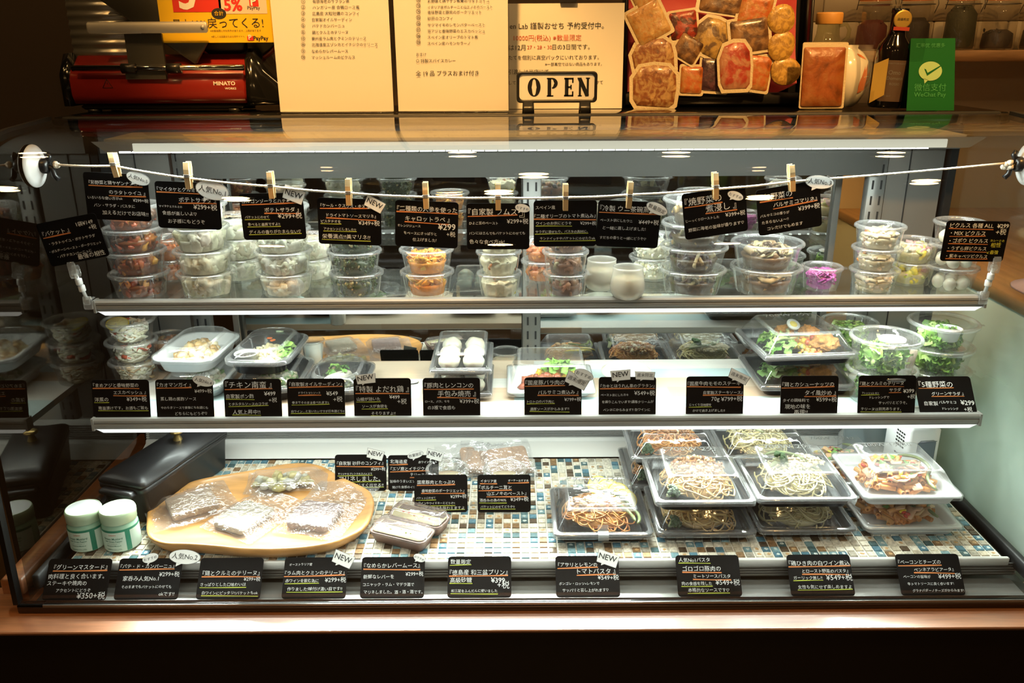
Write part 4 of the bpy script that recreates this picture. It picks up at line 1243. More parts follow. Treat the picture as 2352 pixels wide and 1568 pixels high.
mp('floret', (.035, .075, .02), .6, var=.3, vscale=300, bump=.8, bscale=500)
mp('stalk', (.45, .50, .26), .5)
mp('fried', (.56, .25, .06), .55, var=.35, vscale=110, bump=1.0, bscale=260)
mp('pasta_tomato', (1, 1, 1), .36, tint=True, coat=.35)
mp('clam', (.72, .50, .28), .4, coat=.3); mp('carrot_bit', (.72, .16, .03), .4); mp('sardine', (.74, .70, .58), .4, coat=.4, var=.1, vscale=90); mp('terrine_tan', (.56, .46, .36), .5, var=.15, vscale=150)
mp('egg_white', (.84, .84, .80), .35, coat=.3)
mp('egg_yolk', (.78, .62, .16), .6)

def place(name, mb_or_mesh, mat, label, cat, base, off, rot=(0, 0, 0), group=None, kind=None, parts=None):
    """a piece of food resting in a tray or bowl: a thing of its own; base is the tray"""
    loc = base.location + base.rotation_euler.to_matrix() @ Vector(off)
    me = mb_or_mesh if isinstance(mb_or_mesh, bpy.types.Mesh) else mb_or_mesh.mesh(name, MT[mat])
    o = inst(name, me, None, loc); o.rotation_euler = rot
    return tag(o, label, cat, group, kind)

def noodles(rx, ry, h, n, pal, seed, th=.0013):
    rs = random.getstate(); random.seed(seed); m = MB()
    m.blob((0, 0, h * .32), (rx * .86, ry * .86, h * .46), seed, 2, .15, 1.2, col=pal[0])
    for k in range(n):
        c = jit(random.choice(pal), .1)
        a = random.uniform(0, 6.28); q = random.random() ** .5 * .74
        cx, cy = math.cos(a) * rx * q, math.sin(a) * ry * q
        ra, rb = rx * random.uniform(.18, .55), ry * random.uniform(.16, .5); a0 = random.uniform(0, 6.28); tw = random.uniform(2.2, 6.0) * random.choice((-1, 1)); ph = random.uniform(0, PI)
        lay = random.random() ** .7; pts = []
        for s in range(20):
            u = s / 19; t = a0 + tw * u
            x0, y0 = ra * math.cos(t) * (1 - .25 * u), rb * math.sin(t) * (1 - .2 * u)
            x, y = cx + x0 * math.cos(ph) - y0 * math.sin(ph), cy + x0 * math.sin(ph) + y0 * math.cos(ph)
            e = abs(x / rx) ** 3 + abs(y / ry) ** 3
            if e > .98: f = (.98 / e) ** (1 / 3); x *= f; y *= f; e = .98
            top = h * (1 - e * .85) ** .7
            z = th + max(0, top * (.45 + .55 * lay) - th) + .0016 * math.sin(u * 11 + k)
            pts.append((x, y, max(th * 1.2, z)))
        m.tube(pts, th * random.uniform(.85, 1.15), 5, c)
    m.v = [(a, b, max(c, .0004)) for a, b, c in m.v]; random.setstate(rs); return m
def crumble(rx, ry, h, n, size, pal, seed, amp=.4):
    rs = random.getstate(); random.seed(seed); m = MB()
    m.blob((0, 0, h * .25), (rx * .8, ry * .8, h * .5), seed, 2, .2, 1.5, col=pal[0])
    for k in range(n):
        x, y, r = disc_pos(1.0); s = size * random.uniform(.5, 1.3); zz = h * max(.08, (1 - r * r)) * random.uniform(.7, 1)
        m.blob((x * rx, y * ry, zz + s * .1), (s, s * random.uniform(.6, 1), s * random.uniform(.5, .9)), k, 1, amp, 1.8, rrot(), jit(random.choice(pal)))
    m.v = [(a, b, max(c, .0004)) for a, b, c in m.v]; random.setstate(rs); return m
def leaves(rx, ry, h, n, size, pal, seed):
    rs = random.getstate(); random.seed(seed); m = MB()
    for k in range(n):
        x, y, r = disc_pos(1.0); zz = h * (1 - r * r * .8) * random.uniform(.35, 1) + size * .3
        leaf(m, (x * rx, y * ry, zz), size * random.uniform(.6, 1.2), rotm(random.uniform(-.9, .9), random.uniform(-.9, .9), random.uniform(0, 6.28)), jit(random.choice(pal)), k)
    m.v = [(a, b, max(c, .0004)) for a, b, c in m.v]; random.setstate(rs); return m
def bean_mb(L, bend, r=.0030):
    m = MB(); m.tube([(L * (u - .5), bend * (1 - (2 * u - 1) ** 2), .0015 * math.sin(u * 6)) for u in [k / 8 for k in range(9)]], [r * .5] + [r] * 7 + [r * .4], 8); return m
BEANS = [bean_mb(.060, .010).mesh('green_bean', MT['bean']), bean_mb(.072, .016).mesh('green_bean', MT['bean']), bean_mb(.05, .005).mesh('green_bean', MT['bean_pale'])]
def broc(seed):
    m = MB(); rs = random.getstate(); random.seed(seed)
    for k in range(26):
        a = random.uniform(0, 6.28); q = random.random() ** .5
        m.blob((math.cos(a) * q * .011, math.sin(a) * q * .011, .013 + .006 * (1 - q * q)), random.uniform(.003, .0045), k, 1, .3, 2)
    random.setstate(rs); return m.mesh('broccoli', MT['floret'])
BROC = broc(4)
ms = MB(); ms.tube([(0, 0, -.004), (.001, 0, .006), (0, 0, .012)], [.004, .0045, .008], 8); STALK = ms.mesh('stalk', MT['stalk'])
def fried(seed, s=.018):
    m = MB(); V, F = ICO[4]
    vs = [Vector((v.x * 1.25, v.y, v.z * .78)) * s * (1 + .34 * noise.noise(v * 1.7 + Vector((seed, 0, 0))) + .20 * noise.noise(v * 4.2 + Vector((0, seed, 0))) + .12 * noise.noise(v * 10 + Vector((0, 0, seed)))) for v in V]
    m.add(vs, F); return m.mesh('fried_chicken', MT['fried'])
def lemon_slice(base, off, rot, label, group):
    loc = base.location + base.rotation_euler.to_matrix() @ Vector(off)
    t = thing('lemon_slice', label, 'lemon slice', loc, rot, group)
    if 'lem' not in TMESH:
        m = MB(); m.lathe([(.0185, -.0014), (.0205, -.0010), (.0205, .0010), (.0185, .0014)], 30); a = m.mesh('rind', MT['lemon_rind'])
        m = MB(); m.lathe([(1e-4, -.0013), (.0187, -.0013), (.0187, .0013), (1e-4, .0013)], 30)
        for k in range(9):
            c, s = math.cos(k * 2 * PI / 9), math.sin(k * 2 * PI / 9)
            m.tube([(c * .002, s * .002, .0014), (c * .017, s * .017, .0014)], .0004, 4)
        TMESH['lem'] = (a, m.mesh('flesh', MT['lemon_flesh']))
    inst('rind', TMESH['lem'][0], t); inst('flesh', TMESH['lem'][1], t); return t
TOM = [(.62, .29, .07), (.56, .24, .05), (.66, .35, .11), (.50, .18, .04)]
CRE = [(.60, .51, .26), (.56, .47, .22), (.64, .55, .31), (.52, .42, .18)]
MEAT = [(.40, .19, .07), (.34, .15, .05), (.48, .26, .10), (.30, .12, .04)]
CHE = [(.80, .72, .46), (.76, .66, .38), (.84, .78, .56)]
NT_ = noodles(.0645, .061, .035, 150, TOM, 3).mesh('spaghetti', MT['pasta_tomato'])
NT2 = noodles(.065, .062, .036, 150, [(.62, .39, .13), (.58, .34, .10), (.66, .44, .17)], 8).mesh('spaghetti', MT['pasta_tomato'])
NC_ = noodles(.065, .062, .035, 150, CRE, 5).mesh('spaghetti', MT['pasta_tomato'])
def pasta(t, me, what, rz=0):
    return place('spaghetti', me, None, f'{what} spaghetti in the {t["short"]}', 'spaghetti', t, (0, -.002, .0055), (0, 0, rz * PI / 2), None, 'stuff')
def beans(t, lst, where):
    for i, (x, y, z, a, v) in enumerate(lst):
        place('green_bean', BEANS[v], None, f'green bean lying on the {where}', 'green bean', t, (x, y, z), (random.uniform(-.2, .2), random.uniform(-.25, .25), a), f'green beans on the {where}')
def broccoli(t, x, y, z, where, s=1.0):
    r = thing('broccoli', f'dark broccoli floret {where}', 'broccoli', t.location + t.rotation_euler.to_matrix() @ Vector((x, y, z)), (-.7, .3, x * 40))
    inst('floret', BROC, r); inst('stalk', STALK, r); r.scale = (s, s, s); return r
def mk(short, *a, **k):
    t = tray(*a, **k); t['short'] = short; return t

# lemon pasta, single black tray
t = mk('single lemon pasta tray', 'pasta_tray', 'black pasta tray with four lemon slices under its clear lid, standing alone', (1380, 1254), note='700W 2分', tape=True)
pasta(t, NT_, 'tomato clam')
place('parsley_cheese', crumble(.026, .018, .007, 90, .0018, CHE + [(.30, .34, .14)], 3), 'food', 'grated cheese and herbs strewn on the lemon pasta', 'cheese', t, (-.004, .006, .0385), kind='stuff')
for i, (x, y, a) in enumerate(((.004, .046, .5), (.020, .040, .6), (.036, .030, .75), (.046, .012, .9))):
    lemon_slice(t, (x * 1.06, y * 1.06, .0425 - i * .0022), (.52, .12, a - .75), f'round lemon slice in the lemon pasta tray, {("rearmost", "second from the back", "third from the back", "frontmost and most open to view")[i]}', 'lemon slices on the lemon pasta')
beans(t, ((.028, -.004, .0430, -.5, 1), (.040, -.034, .037, -1.0, 0), (.055, -.036, .031, -1.45, 0)), 'lemon pasta')
for i, (x, y) in enumerate(((-.028, -.012), (-.012, -.008), (.004, -.016), (.012, .004))):
    m = MB(); m.blob((0, 0, 0), (.0085, .0065, .005), i + 3, 2, .3, 1.5)
    place('clam_meat', m, 'clam', 'shelled clam on the lemon pasta', 'clam', t, (x, y, .0415), (0, .3, i), 'clams on the lemon pasta') if 'clam' in MT else None
# meat sauce stacks
def meat_tray(short, label, front, me, lift=0, seed=1, note='700W 2分', **k):
    t = mk(short, 'pasta_tray', label, front, lift=lift, note=note, **k)
    pasta(t, me, 'meat sauce', seed)
    place('meat_sauce', crumble(.045, .034, .013, 200, .0042, MEAT + CHE[:1], seed), 'food', f'crumbled pork sauce on the {short}', 'meat sauce', t, (.004, .014, .0385), kind='stuff')
    broccoli(t, -.056, -.052 if seed % 2 else -.045, .020, f'in a corner of the {short}')
    return t
meat_tray('lower front meat sauce tray', 'lower black tray of meat sauce pasta in the front pair', (1612, 1250), NT2, seed=1, note=None)
meat_tray('upper front meat sauce tray', 'upper black tray of meat sauce pasta in the front pair, cheese on top', (1604, 1250), NT2, lift=.0590, seed=3)
meat_tray('lower rear meat sauce tray', 'lower black tray of meat sauce pasta in the rear pair', (1536, 1141), NT_, seed=4, note=None)
meat_tray('upper rear meat sauce tray', 'upper black tray of meat sauce pasta in the rear pair, fogged lid', (1541, 1141), NT_, lift=.0590, seed=7, note=None)
# white wine chicken pasta
def wine_tray(short, label, front, lift=0, seed=1, note='700W 2分'):
    t = mk(short, 'pasta_tray', label, front, lift=lift, note=note)
    pasta(t, NC_, 'pale', seed)
    place('minced_chicken', crumble(.046, .030, .012, 190, .0038, [(.72, .62, .44), (.64, .54, .36), (.76, .70, .54)], seed), 'food', f'pale minced chicken on the {short}', 'minced chicken', t, (.012, .018, .0385), kind='stuff')
    broccoli(t, -.032, .012, .0385, f'on top of the {short}', 1.2)
    beans(t, ((-.010, .018, .0475, -.35, 1), (.006, .008, .0475, -.45, 1), (-.016, -.004, .0445, -.6, 2)), short)
    return t
wine_tray('lower front pale pasta tray', 'lower black tray of pale chicken pasta in the front pair', (1838, 1243), 0, 2, None)
wine_tray('upper front pale pasta tray', 'upper black tray of pale chicken pasta in the front pair, 700W pen note', (1828, 1243), .0590, 5)
wine_tray('lower rear pale pasta tray', 'lower black tray of pale chicken pasta in the rear pair', (1748, 1140), 0, 6, None)
wine_tray('upper rear pale pasta tray', 'upper black tray of pale chicken pasta in the rear pair', (1746, 1140), .0590, 9, None)
# penne in white trays
PEN = [(.62, .26, .06), (.55, .20, .04), (.66, .33, .10)]
def penne_heap(seed, rx=.066, ry=.060, h=.032):
    rs = random.getstate(); random.seed(seed); m = MB()
    m.blob((0, 0, h * .3), (rx * .8, ry * .8, h * .45), seed, 2, .2, 1.2, col=PEN[1])
    for k in range(95):
        x, y, r = disc_pos(1.0); zz = .006 + h * (1 - r * r * .8) * random.uniform(.5, 1); a = random.uniform(0, 6.28); d = Vector((math.cos(a), math.sin(a), random.uniform(-.3, .3))) * .012
        c = Vector((x * rx * .9, y * ry * .9, zz)); R = d.to_track_quat('Z', 'Y').to_matrix()
        m.lathe([(.0044, -.012), (.0044, .012), (.0030, .0125), (.0030, -.012), (.0044, -.012)], 9, c, R, col=jit(random.choice(PEN)))
    for k in range(60):
        x, y, r = disc_pos(1.0); zz = .010 + h * (1 - r * r * .7); R = rotm(random.uniform(-.6, .6), random.uniform(-.6, .6), random.uniform(0, 6))
        kind = random.random()
        if kind < .4: m.loft([[Vector((x * rx * .85, y * ry * .85, zz)) + R @ p for p in rrect(.012, .008, .003, q, 2)] for q in (-.001, .001)], col=jit((.74, .46, .27)))
        elif kind < .6: m.blob((x * rx * .85, y * ry * .85, zz + .002), (.006, .005, .003), k, 1, .3, R=R, col=jit((.62, .06, .03)))
        elif kind < .72: m.blob((x * rx * .85, y * ry * .85, zz + .002), (.008, .004, .003), k, 1, .3, R=R, col=jit((.80, .62, .04)))
        else: leaf(m, (x * rx * .6, y * ry * .6, zz + .004), .009, R, jit((.16, .34, .07)), k)
    m.v = [(a, b, max(c, .0004)) for a, b, c in m.v]; random.setstate(rs); return m
PNM = [penne_heap(3).mesh('penne', MT['food']), penne_heap(9).mesh('penne', MT['food'])]
def penne_tray(short, label, front, lift, v, note):
    t = mk(short, 'pasta_tray', label, front, mat='white_tray', lift=lift, note=note)
    place('penne', PNM[v], None, f'penne with bacon and vegetables in the {short}', 'penne', t, (0, -.002, .0055), (0, 0, v * .2), kind='stuff')
    beans(t, ((.004, -.018, .0425, .2, 0), (.036, .010, .040, -1.2, 1), (-.022, .012, .0435, .7, 2), (.052, -.036, .030, 1.3, 0)), short)
penne_tray('lower white penne tray', 'lower white tray of bacon penne, under the upper one', (2075, 1237), 0, 1, None)
penne_tray('upper white penne tray', 'upper white tray of bacon penne with 700W pen note', (2062, 1237), .0590, 0, '700W 1分30')
penne_tray('rear white penne tray', 'single white tray of penne behind the penne pair', (1938, 1136), 0, 1, '700W 1分30')

# ------------------------------------------------------------------ middle shelf meals
def bento(short, label, front, mat, lift=0, w=.118, d=.165, lh=.046, rz=0, **k):
    return mk(short, 'meal_tray', label, front, w=w, d=d, mat=mat, z=ZM, bh=.027, lh=lh, r=.030, inset=.018, lift=lift, rz=rz, **k)
RICE = [(.78, .72, .52), (.82, .78, .62)]
def bento_food(t, pal, name, what, seed, h=.020, size=.007):
    return place(name, crumble(.036, .054, h, 120, size, pal, seed), 'food', f'{what} in the {t["short"]}', name.replace('_', ' '), t, (0, -.004, .008), kind='stuff')
CK = [(.70, .46, .20), (.76, .58, .32), (.60, .34, .12), (.80, .68, .46)]
t = bento('lower white rice tray', 'lower white oval tray with greens showing, below the rice tray', (452, 922), 'white_tray'); bento_food(t, [(.72, .66, .50), (.20, .34, .10), (.78, .74, .60)], 'chicken_rice', 'chicken rice', 4)
t = bento('upper white rice tray', 'upper white oval tray of browned chicken under a clear lid', (446, 917), 'white_tray', lift=.0475, rz=-4); bento_food(t, CK, 'chicken_rice', 'browned chicken slices', 6, .022, .010)
t = bento('lower black chicken tray', 'lower black oval tray with cabbage, under the chicken tray', (622, 926), 'black_tray'); bento_food(t, [(.70, .66, .42), (.20, .36, .10)], 'chicken_nanban', 'chicken and cabbage', 7)
t = bento('upper black chicken tray', 'upper black oval tray of tartar chicken beside a small round sauce cup', (610, 922), 'black_tray', lift=.0475, rz=-3); bento_food(t, [(.80, .74, .50), (.76, .66, .38), (.84, .80, .62)], 'chicken_nanban', 'tartar topped fried chicken', 9, .022, .006)
place('lettuce', leaves(.012, .035, .014, 14, .014, [(.26, .48, .08), (.36, .56, .14)], 4), 'leaf', 'green lettuce along the edge of the upper black chicken tray', 'lettuce', t, (.036, .0, .014), kind='stuff')
for i, (x, y) in enumerate(((-.006, .03), (.004, .018))):
    m = MB(); m.rbox((0, 0, 0), (.010, .006, .003), .001); place('carrot_piece', m, 'carrot_bit', 'small orange carrot piece on the tartar chicken', 'carrot', t, (x, y, .035), (0, 0, i), 'carrot pieces on the tartar chicken') if 'carrot_bit' in MT else None
def sauce_cup(base, off, label, mat='cream_tray', r=.020, h=.020, fill=None, tilt=(0, 0, 0), lidded=False, rib=False):
    loc = base.location + base.rotation_euler.to_matrix() @ Vector(off) if base else Vector(off)
    s = thing('sauce_cup', label, 'sauce cup', loc, tilt, 'small sauce cups')
    m = MB(); n = 48; rings = []
    for q, z in ((1e-4, .0005), (r * .76, 0), (r * .98, h), (r * 1.06, h), (r * 1.06, h - .0012)):
        rings.append([Vector((p.x * (1 + (.018 if rib and k % 2 else 0)), p.y * (1 + (.018 if rib and k % 2 else 0)), z)) for k, p in enumerate(circ(q, z, n))])
    m.loft(rings, False, False); m.build('cup_body', MT[mat], s)
    if lidded: m = MB(); m.lathe([(r * 1.08, h - .001), (r * 1.08, h + .002), (r * .95, h + .0022), (r * .92, h + .0012), (1e-4, h + .0012)], 32); m.build('lid', MT['lid_plastic' if lidded == 1 else 'white_plastic'], s)
    if fill:
        m = MB(); m.lathe([(1e-4, .001), (r * .74, .0012), (r * .93, h * .78), (1e-4, h * .8)], 28); tag(m.build('sauce', MT[fill], None, loc), 'sauce inside the ' + label, 'sauce', kind='stuff').rotation_euler = tilt
    return s
mp('soy', (.06, .025, .015), .15, coat=.5); mp('cream_sauce', (.62, .48, .36), .4); mp('white_sauce', (.82, .82, .76), .5)
sauce_cup(t, (-.026, -.044, .012), 'small cream cup of dark sauce in the upper black chicken tray', fill='soy', lidded=1)
c = P(718, 838, Z=ZM)
sauce_cup(None, (c.x, c.y + .015, ZM + .0003), 'small clear lidded cup of white tartar sauce standing on the planks', mat='cup_plastic', r=.0225, h=.046, fill='white_sauce', lidded=1)
t = bento('sardine tray', 'single black oval tray of sardine and greens beside the white sauce pot', (772, 930), 'black_tray', d=.150); bento_food(t, [(.05, .06, .05), (.08, .10, .05)], 'sardine_dressing', 'dark dressing', 3, .010)
m = MB(); m.loft([circ(.001, -.040, 12), circ(.009, -.034, 12, ry=.006), circ(.013, -.010, 12, ry=.008), circ(.012, .015, 12, ry=.007), circ(.005, .036, 12, ry=.003)])
place('sardine', m, 'sardine', 'pale sardine fillet in the sardine tray', 'sardine', t, (-.004, -.004, .026), (1.45, 0, -.5)) if 'sardine' in MT else None
place('greens', leaves(.022, .022, .016, 16, .012, [(.20, .42, .07), (.12, .30, .05)], 8), 'leaf', 'green leaves in the sardine tray', 'greens', t, (-.006, .028, .018), kind='stuff')
# dumplings
def dumplings(short, label, front, lift):
    t = mk(short, 'meal_tray', label, front, w=.110, d=.150, mat='black_tray', z=ZM, bh=.014, lh=.044, r=.008, inset=.012, lift=lift)
    for i in range(2):
        for j in range(3):
            m = MB(); V, F = ICO[3]; sd = i * 3 + j
            def f(v):
                a = math.atan2(v.y, v.x); k = 1 + .10 * math.sin(a * 9 + sd) * max(0, v.z + .4) + .10 * noise.noise(v * 2 + Vector((sd, 1, 2)))
                return Vector((v.x * k * .0195, v.y * k * .0185, v.z * .0155 * (1 + .1 * math.sin(a * 9))))
            m.add([f(v) for v in V], F)
            place('dumpling', m, 'dumpling', f'pleated white dumpling in the {short}', 'dumpling', t, (-.022 + i * .044, -.044 + j * .043, .0205), (0, 0, sd), f'dumplings in the {short}')
mp('dumpling', (.80, .76, .62), .4, coat=.35, sss=.15, var=.06, vscale=70)
dumplings('lower dumpling tray', 'lower black tray of dumplings, mostly behind its price card', (1062, 922), 0)
dumplings('upper dumpling tray', 'upper black tray of pleated white dumplings with a fogged clear lid', (1062, 922), .0455)
# pork and pumpkin on a white plate
t = mk('white pork tray', 'meal_tray', 'square white tray of glazed pork, pumpkin and greens under a clear dome', (1265, 918), w=.160, d=.140, mat='white_tray', z=ZM, bh=.014, lh=.060, r=.010, inset=.022)
place('braised_pork', crumble(.044, .020, .022, 46, .010, [(.30, .08, .03), (.44, .16, .06), (.36, .10, .05)], 4), 'food', 'dark glazed pork in the white pork tray', 'pork', t, (-.012, -.020, .006), kind='stuff')
place('pumpkin', crumble(.038, .024, .026, 40, .010, [(.80, .56, .05), (.74, .44, .04), (.66, .50, .08)], 6), 'food', 'yellow pumpkin in the white pork tray', 'pumpkin', t, (.014, .024, .006), kind='stuff')
place('parsley', leaves(.026, .016, .014, 20, .015, [(.22, .50, .05), (.30, .58, .10)], 5), 'leaf', 'bright green parsley over the pork and pumpkin', 'parsley', t, (.018, .006, .026), kind='stuff')
# gratin bowl
c = P(1437, 905, Z=ZM); loc = Vector((P(1437, 905, Y=c.y + .04).x, c.y + .045, ZM + .0003))
t = thing('gratin_bowl', 'round white gratin bowl with a flat ribbed lid on the planks', 'bowl', loc)
m = MB(); m.lathe([(1e-4, .001), (.032, 0), (.044, .026), (.0445, .027), (.042, .026), (.030, .003), (1e-4, .003)], 40); m.build('bowl_body', MT['cream_tray'], t)
m = MB(); n = 72; m.loft([[Vector((p.x * (1 + .012 * (k % 2)), p.y * (1 + .012 * (k % 2)), z)) for k, p in enumerate(circ(q, z, n))] for q, z in ((.0460, .0255), (.0465, .029), (.040, .033), (.0385, .0345), (.036, .0335), (1e-3, .0335))], False, True); m.build('lid', MT['cream_tray'], t)
# fried chicken with cashew, two square black trays
def cashew(short, label, front, lift, rz, note):
    t = mk(short, 'meal_tray', label, front, w=.172, d=.165, z=ZM, lift=lift, rz=rz, note=note)
    place('salad_leaves', leaves(.030, .042, .022, 40, .015, [(.22, .48, .07), (.34, .58, .16), (.14, .34, .05), (.44, .62, .26)], 3 + int(lift * 100)), 'leaf', f'green salad leaves in the {short}', 'salad', t, (-.030, .0, .008), kind='stuff')
    place('stir_fry', crumble(.034, .048, .024, 90, .0065, [(.70, .36, .10), (.78, .52, .06), (.52, .10, .04), (.62, .28, .08), (.46, .48, .22)], 6), 'food', f'peppers and cashews in the {short}', 'stir fry', t, (.022, .002, .006), kind='stuff')
    for i, (x, y, s) in enumerate(((.046, -.026, .020), (.040, .030, .017), (-.004, .040, .015))):
        place('fried_chicken', fried(i * 3.1 + lift * 90, s), None, f'golden lump of fried chicken in the {short}', 'fried chicken', t, (x, y, .026), (0, 0, i), f'fried chicken in the {short}')
    beans(t, ((-.006, .012, .037, 1.2, 2), (.008, -.012, .037, 1.75, 2), (-.026, -.024, .034, .5, 2)), short)
    return t
cashew('lower cashew chicken tray', 'lower square black tray with salad, under the fried chicken tray', (1840, 913), 0, 0, None)
t = cashew('upper cashew chicken tray', 'upper square black tray of fried chicken, egg and green salad', (1832, 913), .0590, 5, '700W 2分')
e = thing('egg_half', 'half boiled egg on the upper cashew chicken tray', 'egg', t.location + Vector((.004, .026, .046)), (.55, .1, .2))
m = MB(); m.lathe([(1e-4, -.011), (.008, -.009), (.0125, -.003), (.013, 0), (1e-4, 0)], 24); m.build('egg_white', MT['egg_white'], e)
m = MB(); m.lathe([(.0075, 0), (.006, .0012), (1e-4, .0016)], 20); m.build('yolk', MT['egg_yolk'], e)
# salad bowls
sb = stack(2012, 940, 2, .124, .062, .0585, 'salad', 'green_salad', 'salad', 'green salad with terrine strips', 'the tall terrine salad pair', z=ZM, fill=.60, dome=.002, cupname='salad_bowl')
sb2 = stack(2136, 920, 3, .122, .047, .0440, 'salad', 'green_salad', 'salad', 'mixed green salad', 'the green salad stack beside the clouded pane', z=ZM, fill=.50, dome=.002, cupname='salad_bowl')
stack(1936, 862, 2, .110, .050, .0470, 'salad', 'green_salad', 'salad', 'green salad', 'the pair half hidden behind the fried chicken', z=ZM, fill=.7, dome=.004, cupname='salad_bowl')
sauce_cup(sb[1], (.002, -.010, .0415), 'white lidded sauce cup in the upper terrine salad bowl', mat='white_plastic', r=.021, h=.014, lidded=2)
sauce_cup(sb2[2], (.006, -.024, .0200), 'white ribbed sauce cup in the top salad bowl of the three', mat='white_plastic', r=.021, h=.022, fill='cream_sauce', rib=True)
sauce_cup(sb2[1], (-.002, -.026, .0180), 'white ribbed sauce cup in the middle salad bowl of the three', mat='white_plastic', r=.020, h=.022, fill='cream_sauce', rib=True)
for i, (dx, dz) in enumerate(((.026, .016), (-.02, .05))):
    m = MB(); m.rbox((0, 0, 0), (.013, .003, .036), .001); place('terrine_strip', m, 'terrine_tan', ('pale terrine strip standing against the wall of the upper terrine salad bowl', 'terrine slice lying on top of the upper terrine salad')[i], 'terrine', sb[1], (dx, -.046 if i == 0 else .0, dz if i == 0 else .046), (0, .1, 0) if i == 0 else (1.4, 0, .8)) if 'terrine_tan' in MT else None

# lemon half lying on the top escabeche cup's onions
o = bpy.data.objects['escabeche.002']
t = lemon_slice(o, (.016, -.010, .034), (-.35, .3, .4), 'lemon slice under the lid of the top escabeche cup', 'lemon slices'); t.rotation_euler = (.34, .10, .2)
# ------------------------------------------------------------------ on the mosaic deck
mp('window_dark', (.16, .19, .23), .15, coat=.5); mclear('milky', .06, (.85, .92, .95), .1, haze=.35, hcol=(.75, .84, .88))
# black cast iron terrine, standing askew
t = thing('cast_iron_terrine', 'long black cast iron terrine with a brass lid knob, in the dark rear corner', 'terrine dish', (-.650, 1.428, ZD + .0003), (0, 0, math.radians(-18)))
m = MB(); m.loft([rrect(.040, .112, .012, 0), rrect(.043, .115, .012, .003), rrect(.047, .119, .010, .062), rrect(.050, .122, .010, .064), rrect(.050, .122, .010, .072), rrect(.046, .118, .010, .073)])
for s in (-1, 1): m.rbox((0, s * .128, .064), (.070, .020, .012), .004)
m.build('dish', MT['cast_iron'], t)
m = MB(); m.loft([rrect(.049, .121, .010, .0732), rrect(.0505, .1225, .010, .075), rrect(.0505, .1225, .010, .079), rrect(.046, .118, .010, .084), rrect(.034, .104, .016, .0895), rrect(.020, .085, .018, .0905)])
lid = m.build('lid', MT['cast_iron'], t)
m = MB(); m.lathe([(.0085, .090), (.0080, .093), (.0055, .099), (.0060, .103), (.0125, .106), (.0130, .109), (.009, .112), (1e-4, .1125)], 20, (0, .035, 0)); m.build('lid_knob', MT['brass'], lid)
# mustard jars
mp('jar_glass', (.34, .56, .40), .12, coat=.6)
mp('jar_lid', (.52, .68, .46), .3, coat=.3)
mp('jar_label', (.62, .76, .64), .5)
mp('jar_green', (.02, .22, .13), .45)
mp('lid_paper', (.72, .78, .82), .5)
mp('green_ink', (.05, .20, .13), .6)
for px, lab, rz in ((212, 'green mustard jar with a white topped lid, standing next to the dark side pane', -.10), (289, 'green mustard jar with a white topped lid, standing against the wooden board', -.06)):
    b = P(px, 1272, Z=ZD); c = Vector((P(px, 1272, Y=b.y + .03).x, b.y + .029, ZD + .0003))
    t = thing('mustard_jar', lab, 'jar', c, (0, 0, rz), 'green mustard jars')
    m = MB(); m.lathe([(1e-4, 0), (.025, 0), (.0285, .003), (.0292, .008), (.0292, .040), (.0285, .046), (.0262, .050), (.0258, .053), (1e-4, .053)], 40); m.build('jar_body', MT['jar_glass'], t)
    m = MB(); m.lathe([(.0272, .051), (.0285, .052), (.0285, .060), (.0290, .061), (.0290, .068), (.0275, .0715), (.0262, .072), (.0262, .0712)], 40); lid = m.build('lid', MT['jar_lid'], t)
    m = MB(); m.lathe([(.0268, .0713), (1e-4, .0716)], 40); m.build('lid_disc', MT['lid_paper'], lid)
    m = MB()
    def wrap(a0, a1, z0, z1, r): m.loft([[Vector((r * math.sin(a0 + (a1 - a0) * k / 20), -r * math.cos(a0 + (a1 - a0) * k / 20), z)) for k in range(21)] for z in (z0, z1)], False, False, closed=False)
    wrap(-1.2, 2.2, .004, .0425, .02935); lb = m.build('label', MT['jar_label'], t)
    m = MB(); wrap(-1.2, 2.2, .0395, .0435, .02945); wrap(.70, .98, .004, .040, .02945); m.build('green_band', MT['jar_green'], lb)
    lettering(lb, [('GABAN', -.006, .006, .034)], 'red_ink', 'brand_lettering', off=.0004, bend=.0295)
    lettering(lb, [('Green Mustard', -.016, .016, .0265), ('with Green Pepper', -.015, .015, .0220), ('グリーンマスタード', -.011, .011, .0180), ('Flavoured Mustard', -.012, .012, .0140), ('GABAN CO.,LTD.', -.013, .013, .0070)], 'green_ink', off=.0004, bold=.012, bend=.0295)
# olive wood board
out = [(338, 1188), (334, 1215), (334, 1240), (344, 1258), (375, 1270), (430, 1272), (500, 1277), (560, 1283), (640, 1284), (710, 1279), (770, 1268), (815, 1250), (845, 1230), (862, 1200), (866, 1172), (860, 1152), (846, 1138), (812, 1122), (776, 1104), (745, 1086), (700, 1078), (650, 1082), (600, 1092), (540, 1102), (480, 1112), (430, 1126), (398, 1152), (364, 1172)]
pw = [P(x, y, Z=ZD + .007) for x, y in out]; cx = sum(p.x for p in pw) / len(pw); cy = sum(p.y for p in pw) / len(pw)
t = thing('wooden_board', 'irregular olive wood serving board carrying vacuum packed terrines', 'board', (cx, cy, ZD + .0003))
sm = []
n = len(pw)
for i in range(n * 3):
    a, u = i // 3, (i % 3) / 3
    p0, p1, p2, p3 = [Vector((pw[(a + q) % n].x - cx, pw[(a + q) % n].y - cy, 0)) for q in (-1, 0, 1, 2)]
    sm.append(.5 * ((2 * p1) + (p2 - p0) * u + (2 * p0 - 5 * p1 + 4 * p2 - p3) * u * u + (3 * p1 - p0 - 3 * p2 + p3) * u ** 3))
